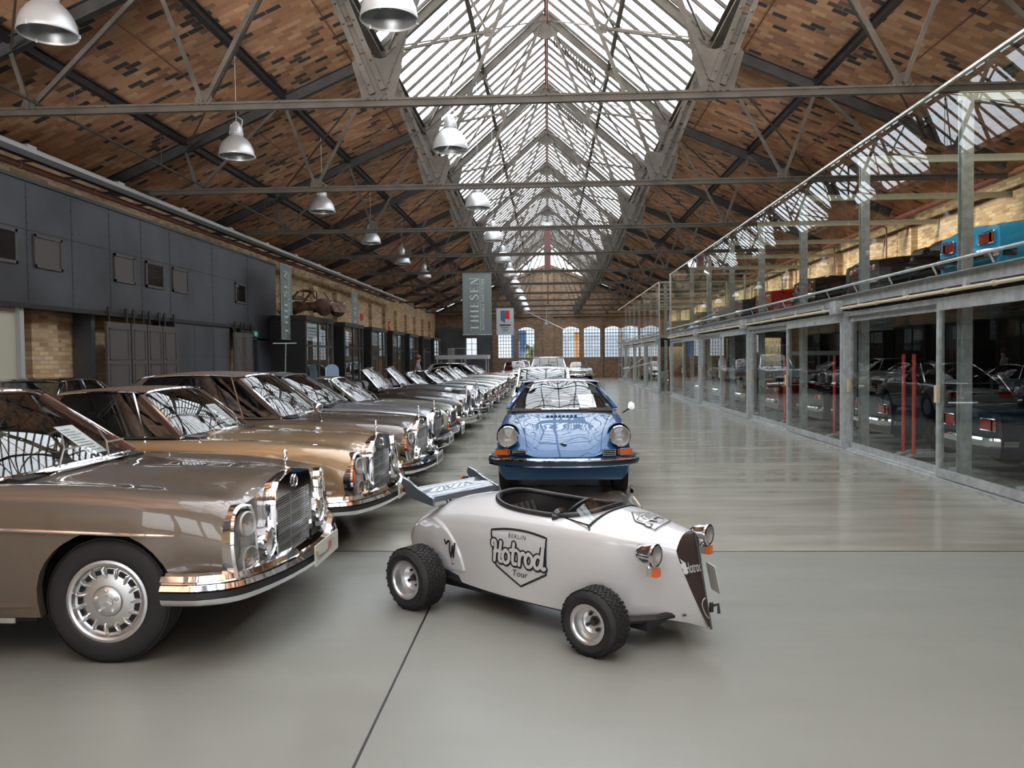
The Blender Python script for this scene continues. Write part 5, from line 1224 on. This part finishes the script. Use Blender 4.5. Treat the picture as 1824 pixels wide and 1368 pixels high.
g = MB(); g.tube([(-1.45, .80, .90), (-1.40, .87, .95)], .012, 6); g.lathe([(0, -.02), (.035, -.018), (.052, 0), (.046, .008), (0, .01)], c=(-1.38, .90, .99), ax='x', n=20); g.build('door_mirror', 'chrome', b9)
# ================================================================ WHITE MINI HOT ROD
HA = math.atan2(-.83, 1.11); hd_ = Vector((math.cos(HA), math.sin(HA), 0)); lf_ = Vector((-hd_.y, hd_.x, 0))
h = empty('mini_hot_rod', Vector((.24, 4.335, 0))+lf_*.43, HA, 'small white open hot rod with shield lettering on its side and a grey rear wing', 'car')
p_hw = mat('white_gelcoat', (.57, .58, .58), .3, 0, coat=1)
U = [-1.80, -1.72, -1.5, -1.25, -1.0, -.7, -.3, -.1, .1, .25, .36]
f_zt = pchip(list(zip(U, [.40, .50, .615, .70, .735, .745, .735, .73, .70, .67, .645]))); f_zs = pchip(list(zip(U, [.33, .42, .53, .60, .63, .64, .635, .63, .605, .58, .56])))
f_w = pchip(list(zip(U, [.08, .17, .27, .32, .345, .36, .35, .325, .265, .20, .145]))); f_zb = pchip(list(zip(U, [.30, .25, .21, .185, .165, .155, .15, .15, .155, .14, .12])))
def hsec(u, t): # t 0..1 up the side -> (x, halfwidth, z)
    t = min(max(t, 0), 1); tn = min(max(0, (u+.05)/.41), 1); tn = tn*tn*(3-2*tn); zb, zs = f_zb(u), f_zs(u); z = zb+(zs-zb)*t
    y = f_w(u)*(.86+.14*math.sin(min(1, t*1.15)*PI/2))*(1-.04*max(0, t-.8)*5)
    y *= 1-tn*(1-max(t, 0)**.75)*.96
    x = u+tn*.13*(1-t)**1.1-tn*.02
    return x, y, z
def hside(u, z, off=.003):
    zb, zs = f_zb(u), f_zs(u); x, y, z2 = hsec(u, (z-zb)/(zs-zb)); return (x, -y-off, z2)
us = np.unique(np.concatenate([np.linspace(-1.8, -1.0, 26), np.linspace(-1.0, -.05, 52), np.linspace(-.05, .36, 20)]))
rows = []
def htop(u, s): return f_zs(u)+(f_zt(u)-f_zs(u))*(1-abs(s)**2.6)
SS = list(np.linspace(1, 0, 30))[1:]
for u in us:
    half = [(hsec(u, t)) for t in np.linspace(0, 1, 12)]; x1, y1, z1 = half[-1]
    half = [(half[0][0], half[0][1]*.8, half[0][2]+.01)]+half
    for s in SS: half.append((x1, y1*s, htop(u, s)))
    rows.append([(x, -y, z) for x, y, z in half]+[(x, y, z) for x, y, z in half[::-1][1:]])
CU, CA, CW = -.545, .415, .275
def inhole(x, y, k=1): return (abs((x-CU)/(CA*k))**2.6+abs(y/(CW*k))**2.6) < 1
g = MB(); n = len(rows[0]); g.v = [p for r_ in rows for p in r_]
for i in range(len(rows)-1):
    for j in range(n-1):
        q = [rows[i][j], rows[i][j+1], rows[i+1][j+1], rows[i+1][j]]
        if q[0][2] > .6 and all(inhole(p[0], p[1], 1.0) for p in q): continue
        g.f.append((i*n+j, i*n+j+1, (i+1)*n+j+1, (i+1)*n+j)); g.mi.append(0)
g.f.append(tuple(range(n))); g.mi.append(0)
g.build('body', p_hw, h, ang=50)
rim = []
for k in range(72):
    a = 2*PI*k/72; c_, s_ = math.cos(a), math.sin(a); x = CU+CA*math.copysign(abs(c_)**(2/2.6), c_); y = CW*math.copysign(abs(s_)**(2/2.6), s_)
    rim.append((x, y, htop(x, y/hsec(x, 1)[1])+.008))
g = MB(); g.tube(rim, .016, 10, closed=True); g.build('cockpit_edge', 'black', h)
g = MB(); g.grid([rim, [(x, y, z-.1) for x, y, z in rim], [(CU+(x-CU)*.97, y*.97, .22) for x, y, z in rim]], closed=True); g.add([(CU-.42, -.27, .22), (CU+.42, -.27, .22), (CU+.42, .27, .22), (CU-.42, .27, .22)], [(0, 1, 2, 3)]); g.build('cockpit_tub', 'seatdark', h)
g = MB()
for k in range(9): y = -.22+.055*k; g.tube([(CU-.20, y, .36), (CU-.30, y*1.02, .5), (CU-.37, y*1.05, .66)], [.03, .034, .028], 8)
g.box((CU-.05, 0, .33), (.34, .5, .08)); g.build('seat', 'seatdark', h)
g = MB(); c_ = Vector((CU+.14, -.02, .66)); ax = Vector((-.75, 0, .65)).normalized(); u_ = ax.orthogonal().normalized(); v_ = ax.cross(u_)
g.tube([c_+(u_*math.cos(a)+v_*math.sin(a))*.13 for a in np.arange(0, 2*PI, PI/14)], .010, 6, closed=True)
for a in (.5, 2.6, 4.7): g.beam(c_, c_+(u_*math.cos(a)+v_*math.sin(a))*.13, .012, .02)
g.tube([c_, c_-ax*.3], .014, 6); g.build('steering_wheel', 'black', h)
# low windscreen, mirrors
g = MB(); W0 = [(-.14+.05*math.cos(y/.3*1.5), y, htop(-.1, y/.33)+.0) for y in np.linspace(-.29, .29, 13)]
WT = [(x-.09, y*.96, z+.085) for x, y, z in W0]; g.grid([W0, WT]); g.build('windscreen', 'lens', h)
g = MB(); g.tube(W0, .008, 6); g.build('windscreen_seal', 'black', h)
for s in (-1, 1):
    g = MB(); b0 = Vector((-.12, s*.30, .64)); m_ = b0+Vector((-.10, s*(.02 if s > 0 else -.02)+(.0 if s > 0 else .06), .12)) if s > 0 else b0+Vector((-.24, .05, .045))
    g.tube([b0, b0+Vector((.0, 0, .03)), m_], .005, 6); Rm = Vector((-1, -.5*s, .1)).normalized().to_track_quat('Z', 'Y').to_matrix()
    g.lathe([(0, -.02), (.035, -.018), (.056, 0), (.05, .006), (0, .004)], c=m_, n=20, R=Rm); g.build('mirror', 'chrome' if s > 0 else 'blackgloss', h)
# grille: dark pointed strip at the prow
g = MB(); E_ = [hsec(.36, t) for t in np.linspace(0, 1, 14)]+[(hsec(.36, 1)[0], hsec(.36, 1)[1]*s, htop(.36, s)) for s in (.8, .6, .4, .2)]
def prow(z): t = (z-.12)/(.65-.12); return .475-.10*t
L1 = [(x-.008, -y-.002, z) for x, y, z in E_]; L2 = [(prow(z), 0, z) for x, y, z in E_]; L3 = [(x-.008, y+.002, z) for x, y, z in E_]
g.grid([L1, L2]); g.grid([L2, L3]); g.add([L1[-1], L2[-1], L3[-1], (L1[-1][0], 0, .648)], [(0, 1, 2, 3)]); g.build('nose_grille', mat('dark_brown_grille', (.035, .025, .022), .4), h, ang=20)
g = MB(); g.tube([(p[0]+.004, 0, p[2]) for p in L2], .006, 6); g.build('prow_edge', 'steel', h)
g = MB(); g.prism(rrect(.11, .16, .01, 2), 0, .004, 'x'); e = g.build('number_plate', 'plate', h, smooth=False); e.location = (.445, .09, .38); e.rotation_euler = (0, -.2, .9)
g = MB(); g.lathe([(.012, 0), (.012, .05), (.0, .05)], n=10); g.tube([(0, 0, .03), (.04, 0, .05), (.045, 0, .0)], .009, 6); g.build('tow_hook', 'black', h, loc=(.455, .05, .2))
def ondecal(fn, vs): return [fn(*v) for v in vs]
def prowpt(a, z, off=.004): # a: fraction from prow (0) to side (1)
    t = (z-.12)/.44; x, y, _ = hsec(.36, min(max(t, 0), 1)); px = prow(z); d = Vector((x-px, -y, 0)); nn = Vector((y, d.x, 0)).normalized() if d.length > 0 else Vector((1, 0, 0)); n2 = Vector((-d.y, d.x, 0)).normalized()*-1
    p = Vector((px, 0, z))+d*a; n2 = Vector((d.y, -d.x, 0)).normalized(); n2 = n2 if n2.y < 0 else -n2
    return tuple(p+n2*(off+.002))
g = MB(); g.m('bannerw'); vs, fs = text_geo('Hotrod', .085, shear=.3); q = [prowpt(.42-v[0]/.30, .46+v[1]) for v in vs]; g.add(q, fs)
fl = [(-.17, .0), (-.21, .035), (-.15, .03), (-.17, .06), (-.11, .035), (-.10, -.02), (-.15, -.03), (-.19, -.02)]; g.add([prowpt(.42-a/.30, .46+b_) for a, b_ in fl], [tuple(range(len(fl)))])
vs, fs = ribbon([(.06*math.cos(a), .055*math.sin(a)) for a in np.arange(PI*.45, PI*1.6, PI/14)], .006); g.add([prowpt(-v[0]/.10, .235+v[1]) for v in vs], fs); g.build('nose_lettering', None, h, smooth=False)
# side decals
def deco(vs, fs, m, layer, cu=-.60, cz=.435, sc=1, name=None, root=None):
    return [hside(cu+v[0]*sc, cz+v[1]*sc, .003+.0012*layer) for v in vs], fs
STK = {'H': [[(0.02, .62), (.0, .74), (.07, .80), (.15, .76), (.17, .6), (.13, .3), (.10, .03)], [(.42, .78), (.39, .5), (.35, .2), (.36, .05), (.44, .03)], [(.10, .36), (.25, .42), (.42, .42)]],
       'o': [[(.20, .50), (.08, .42), (.03, .22), (.10, .04), (.22, .02), (.33, .15), (.33, .36), (.20, .50), (.13, .47)]],
       't': [[(.15, .80), (.13, .45), (.11, .18), (.15, .03), (.27, .05)], [(.0, .53), (.15, .55), (.30, .56)]],
       'r': [[(.05, .50), (.09, .30), (.07, .02)], [(.08, .28), (.16, .44), (.26, .50), (.30, .44)]],
       'd': [[(.32, .42), (.20, .48), (.08, .40), (.03, .2), (.10, .03), (.22, .04), (.32, .2), (.36, .5), (.40, .82), (.38, .4), (.36, .12), (.42, .02), (.50, .06)]]}
def hot_word(sc):
    x = 0; out = []
    for ch, adv in zip('Hotrod', (.48, .40, .34, .32, .40, .45)):
        for st_ in STK[ch]: out.append([((x+a+.10*b_)*sc, (b_-.14*(x-1.1)*0)*sc) for a, b_ in smooth_path(st_, 5)])
        x += adv
    return out, x*sc
def emblem(fn, name, s=1.0):
    """fn(u_off, v_off, layer) -> 3D; u to the nose, v up"""
    g = MB(); g.m('ink')
    def put(vs, fs, lay): g.add([fn(a*s, b_*s, lay) for a, b_ in vs], fs)
    sh = smooth_path([(-.205, .135), (-.07, .155), (.08, .155), (.215, .135)], 6)+smooth_path([(.215, .135), (.205, .0), (.20, -.085)], 4)[1:]+smooth_path([(.20, -.085), (.0, -.19)], 6)[1:]+smooth_path([(0, -.19), (-.18, -.085)], 6)[1:]+smooth_path([(-.18, -.085), (-.195, .0), (-.205, .135)], 4)[1:-1]
    vs, fs = ribbon(sh, .013, closed=True); put(vs, fs, 1)
    wd, L_ = hot_word(.165); ox = -L_*.50-.01
    for p in wd: vs, fs = ribbon([(a+ox, b_-.060) for a, b_ in p], .044); put(vs, fs, 2)
    g.m(p_hw)
    for p in wd: vs, fs = ribbon([(a+ox, b_-.058) for a, b_ in p], .021); put(vs, fs, 3)
    g.m('ink'); vs, fs = text_geo('BERLIN', .040, space=1.4); put([(a*.8, b_+.118) for a, b_, _ in vs], fs, 2)
    vs, fs = text_geo('Tour', .058, shear=.25); put([(a, b_-.112) for a, b_, _ in vs], fs, 2)
    return g
emblem(lambda a, b_, l: hside(-.60+a, .435+b_, .002+.0012*l), 'x').build('side_emblem', None, h, smooth=False)
def htp(u, y, off): return (u, y, htop(u, y/max(hsec(u, 1)[1], .01))+off)
emblem(lambda a, b_, l: htp(.12+b_*1.0, -.04-a*-1.0*0-(-a)*.72*1, .003+.0012*l), 'x', .62).build('bonnet_emblem', None, h, smooth=False)
g = MB(); g.m('ink')
for p in ([(-.035, .05), (-.01, .055), (-.02, .0), (-.012, -.05)], [(-.012, -.05), (.015, .03)], [(.015, .03), (.012, -.045)], [(.012, -.045), (.04, .05)], [(-.06, .06), (-.05, .035), (-.03, .055)]):
    vs, fs = ribbon(smooth_path(p, 4), .014); g.add([hside(-1.17+a, .385+b_, .016) for a, b_ in vs], fs)
g.build('small_emblem', None, h, smooth=False)
# raised round pad beside the rear wheel
g = MB(); A_ = []
for rr_, off in ((.0, .014), (.285, .014), (.30, .012), (.312, .0)):
    A_.append([hside(-1.385+rr_*math.cos(a), .24+rr_*1.08*math.sin(a), off) for a in np.linspace(.02*PI, .98*PI, 30)])
g.grid(A_); g.build('wheel_pad', p_hw, h)
g = MB()
for u, z in ((-1.17, .30), (.27, .19)): p = hside(u, z, .012); g.sphere(p, .012, 8)
g.build('bolt', 'chrome', h)
# wheels, axles
for s in (-1, 1):
    wheel(h, 0, s*.43, s, .182, .105, .16, 'steel', seg=44, rimmat='alu', tread=46)
    wheel(h, -1.385, s*.45, s, .20, .12, .195, 'steel', seg=44, rimmat='alu', tread=50)
g = MB(); g.tube([(.0, -.40, .17), (.22, -.16, .17), (.28, -.06, .18)], .022, 8); g.tube([(.0, .40, .17), (.22, .16, .17), (.28, .06, .18)], .022, 8); g.beam((-1.385, -.4, .205), (-1.385, .4, .205), .06, .06)
g.beam((-1.30, -.3, .22), (-1.02, -.24, .17), .05, .04); g.beam((-1.30, .3, .22), (-1.02, .24, .17), .05, .04); g.span((-1.5, -.22, .11), (.2, .22, .17)); g.beam((0, -.4, .18), (0, .4, .18), .04, .04)
g.build('axle_frame', 'black', h, smooth=False)
# headlamps and indicators
for s in (-1, 1):
    e = empty('headlight', (.30, s*.315, .565)); e.parent = h
    g = MB(); g.lathe([(0, -.115), (.02, -.11), (.042, -.085), (.056, -.04), (.06, .0), (.064, .005), (.064, .018), (.056, .022)], ax='x', n=28); g.tube([(-.03, 0, -.05), (-.05, -s*.06, -.06), (-.06, -s*.16, -.06)], .012, 6); g.build('shell', 'chrome', e)
    g = MB(); g.lathe([(.056, .012), (.04, -.01), (0, -.03)], ax='x', n=24); g.build('bowl', 'reflector', e)
    g = MB(); g.lathe([(.057, .018), (.04, .026), (0, .03)], ax='x', n=24); g.build('lens', 'lens', e)
    e2 = empty('turn_signal', (.30, s*.315, .475)); e2.parent = h
    g = MB(); g.box((-.018, 0, 0), (.035, .045, .045)); g.tube([(-.03, 0, .01), (-.03, 0, .04)], .006, 6); g.build('housing', 'chrome', e2)
    g = MB(); g.box((.014, 0, 0), (.03, .045, .045)); g.build('lens', 'orange', e2)
# rear wing
e = empty('rear_wing', (-1.44, 0, .715)); e.parent = h; e.rotation_euler = (0, .12, 0)
m_w = paint('graphite_paint', (.10, .12, .14), .5)
g = MB(); g.grid([[(.10-.01*k*0+a, y, b_) for a, b_ in ((0, -.03), (-.02, .0), (-.08, .02), (-.15, .015), (-.19, .03), (-.16, -.005), (-.08, -.01), (-.01, -.035))] for y in np.linspace(-.33, .33, 9)], closed=True); g.build('blade', m_w, e)
for s in (-1, 1):
    g = MB(); g.prism([(.12, -.05), (.11, .0), (-.04, .035), (-.13, .07), (-.19, .08), (-.2, .04), (-.12, -.04)], s*.33-.008, s*.33+.012, 'y'); g.build('end_plate', m_w, e)
g = MB()
for s in (-1, 1): g.tube([(.02, s*.12, -.01), (.10, s*.12, -.08)], .006, 6); g.tube([(-.06, s*.12, -.01), (.08, s*.12, -.09)], .006, 6)
g.build('wing_strut', 'chrome', e)
g = MB()
for s in (-1, 1): g.m('black').lathe([(0, 0), (.022, .0), (.022, .03*-1), (0, -.03)], c=(-.17, s*.30, -.005), ax='x', n=14); g.m('orange').lathe([(.02, -.03), (.018, -.05), (0, -.052)], c=(-.17, s*.30, -.005), ax='x', n=14)
g.build('rear_indicator', None, e)
# ================================================================ RUSTY SHELL on the first booth
PR = pf(L=3.0, W=.66, wheels=(.55, 2.3), R=.28, arch=.33, sill=.10, hood=[(0, .32), (.1, .46), (.4, .60), (1.0, .74), (2.2, .70), (2.7, .55), (3, .2)], crest=[(0, .30), (.1, .5), (.4, .62), (1.0, .6), (2.2, .62), (3, .25)], edge=[(0, .2), (.4, .38), (1, .40), (2.2, .4), (3, .2)],
        ws=(1.0, 1.05, .70, 1.25, 1.02, .50, .42), rw=(2.4, 1.9, 1.02), roofh=.07, ck=(.35, .75, .93))
r = empty('rusty_car_shell', (-6.88, 26.4, 3.08), -.35, 'rusty old car body shell lying on top of the first black booth', 'car shell')
r.scale = (.75, .75, .85); mb, tp, wf, xs = sedan_body(PR); mb.build('body', 'rust', r, ang=50)
g = MB(); g.grid([[(-1.25-.7*t, s*.45, 1.03+.06*math.sin(PI*t)) for s in np.linspace(-1, 1, 7)] for t in np.linspace(0, 1, 6)]); g.build('roof', 'rust', r)
g = MB()
for s in (-1, 1): g.beam((-1.0, s*.52, .7), (-1.25, s*.43, 1.03), .05, .05); g.beam((-1.7, s*.55, .66), (-1.65, s*.45, 1.05), .05, .05); g.beam((-2.45, s*.5, .66), (-1.95, s*.45, 1.03), .08, .06)
g.build('pillar', 'rust', r, smooth=False)
for s in (-1, 1):
    g = MB(); g.sphere((-.55, s*.52, .33), 1, 14, (.42, .18, .32)); g.build('wing', 'rust', r)
    g = MB(); g.lathe([(.12, 0), (.13, .03), (.10, .035), (.09, 0), (0, -.03)], c=(-.17, s*.46, .44), ax='x', n=20); g.build('lamp_ring', 'beige', r)
g = MB(); g.beam((-2.4, .3, .75), (-3.0, .45, .95), .9, .04); g.build('boot_lid', 'rust', r, smooth=False)
# ================================================================ PEOPLE between the cars
def person(x, y, rz, label, shirt='tshirt', h=1.78):
    r = empty('person', (x, y, 0), rz, label, 'person')
    k = h/1.78
    J = {'pel': (0, 0, .95), 'ch': (.02, 0, 1.28), 'nk': (.03, 0, 1.48), 'hd': (.05, 0, 1.60), 'ht': (.05, 0, 1.70), 'sl': (.02, .17, 1.42), 'el': (.06, .22, 1.15), 'hl': (.22, .20, 1.0), 'sr': (.02, -.17, 1.42), 'er': (.05, -.22, 1.14), 'hr': (.22, -.17, .98),
         'kl': (.03, .09, .5), 'fl': (0, .09, .07), 'tl': (.15, .1, .04), 'kr': (.05, -.09, .5), 'fr': (-.02, -.09, .07), 'tr': (.14, -.1, .04)}
    def skin_obj(name, edges, rad, m):
        ks = []; [ks.append(q) for e_ in edges for q in e_ if q not in ks]
        me = bpy.data.meshes.new(name); me.from_pydata([tuple(c*k for c in J[q]) for q in ks], [(ks.index(a), ks.index(b_)) for a, b_ in edges], [])
        o = bpy.data.objects.new(name, me); COL.objects.link(o); o.parent = r; me.materials.append(M[m])
        sk = o.modifiers.new('skin', 'SKIN'); 
        for i, q in enumerate(ks): me.skin_vertices[0].data[i].radius = (rad[q], rad[q]*(1.0 if q not in ('ch', 'pel') else 1.0))
        me.skin_vertices[0].data[0].use_root = True
        o.modifiers.new('sub', 'SUBSURF').levels = 2; o.modifiers['sub'].render_levels = 2; return o
    def bmskin(name, edges, rad, m):
        try: return skin_obj(name, edges, rad, m)
        except Exception: return None
    import bmesh
    def mk(name, edges, rad, m):
        ks = []
        for e_ in edges:
            for q in e_:
                if q not in ks: ks.append(q)
        bm = bmesh.new(); sl_ = bm.verts.layers.skin.verify(); vv = {}
        for i, q in enumerate(ks):
            v = bm.verts.new([c*k for c in J[q]]); v[sl_].radius = rad[q]; v[sl_].use_root = (i == 0); vv[q] = v
        for a, b_ in edges: bm.edges.new((vv[a], vv[b_]))
        me = bpy.data.meshes.new(name); bm.to_mesh(me); bm.free(); me.materials.append(M[m]); o = bpy.data.objects.new(name, me); COL.objects.link(o); o.parent = r
        o.modifiers.new('skin', 'SKIN'); sb = o.modifiers.new('sub', 'SUBSURF'); sb.levels = 2; sb.render_levels = 2
        return o
    body = [('pel', 'ch'), ('ch', 'nk'), ('nk', 'hd'), ('hd', 'ht'), ('ch', 'sl'), ('sl', 'el'), ('el', 'hl'), ('ch', 'sr'), ('sr', 'er'), ('er', 'hr'), ('pel', 'kl'), ('kl', 'fl'), ('fl', 'tl'), ('pel', 'kr'), ('kr', 'fr'), ('fr', 'tr')]
    R_ = dict(pel=(.13, .13), ch=(.13, .12), nk=(.055, .055), hd=(.085, .075), ht=(.07, .065), sl=(.06, .06), el=(.042, .042), hl=(.035, .03), sr=(.06, .06), er=(.042, .042), hr=(.035, .03), kl=(.06, .06), fl=(.045, .045), tl=(.04, .03), kr=(.06, .06), fr=(.045, .045), tr=(.04, .03))
    mk('body', body, R_, 'skin')
    big = lambda f_, add: {q: (v[0]*f_+add, v[1]*f_+add) for q, v in R_.items()}
    J2 = dict(J); 
    for s, a, b_ in (('l', 'sl', 'el'), ('r', 'sr', 'er')): J['m'+s] = tuple(.45*np.array(J[a])+.55*np.array(J[b_])); R_['m'+s] = (.055, .055)
    mk('shirt', [('pel', 'ch'), ('ch', 'sl'), ('sl', 'ml'), ('ch', 'sr'), ('sr', 'mr')], big(1.04, .014), shirt)
    mk('trousers', [('pel', 'kl'), ('kl', 'fl'), ('pel', 'kr'), ('kr', 'fr')], big(1.05, .014), 'jeans')
    g = MB(); g.sphere((.03*k, 0, 1.685*k), 1, 14, (.105, .095, .10)); g.build('hair', 'hair', r)
    g = MB(); g.sphere((.135*k, 0, 1.61*k), .014, 8); g.build('nose', 'skin', r)
    return r
person(-4.22, 24.9+.6, .3, 'person in a grey T-shirt with brown hair standing between the parked cars')
# water-blue rounded board in front of the first booth
g = MB(); g.prism([(-.26, 0), (.26, 0), (.26, 1.3)]+[(.26*math.cos(a), 1.3+.2*math.sin(a)) for a in np.linspace(.1, PI-.1, 9)]+[(-.26, 1.3)], -.02, .02)
o = g.build('display_board', mat('pale_blue_board', (.30, .42, .55), .4), smooth=False, loc=(-7.2, 26.3, 0)); o.rotation_euler = (0, 0, .9); tag(o, 'pale blue round-topped board in front of the first booth', 'board')
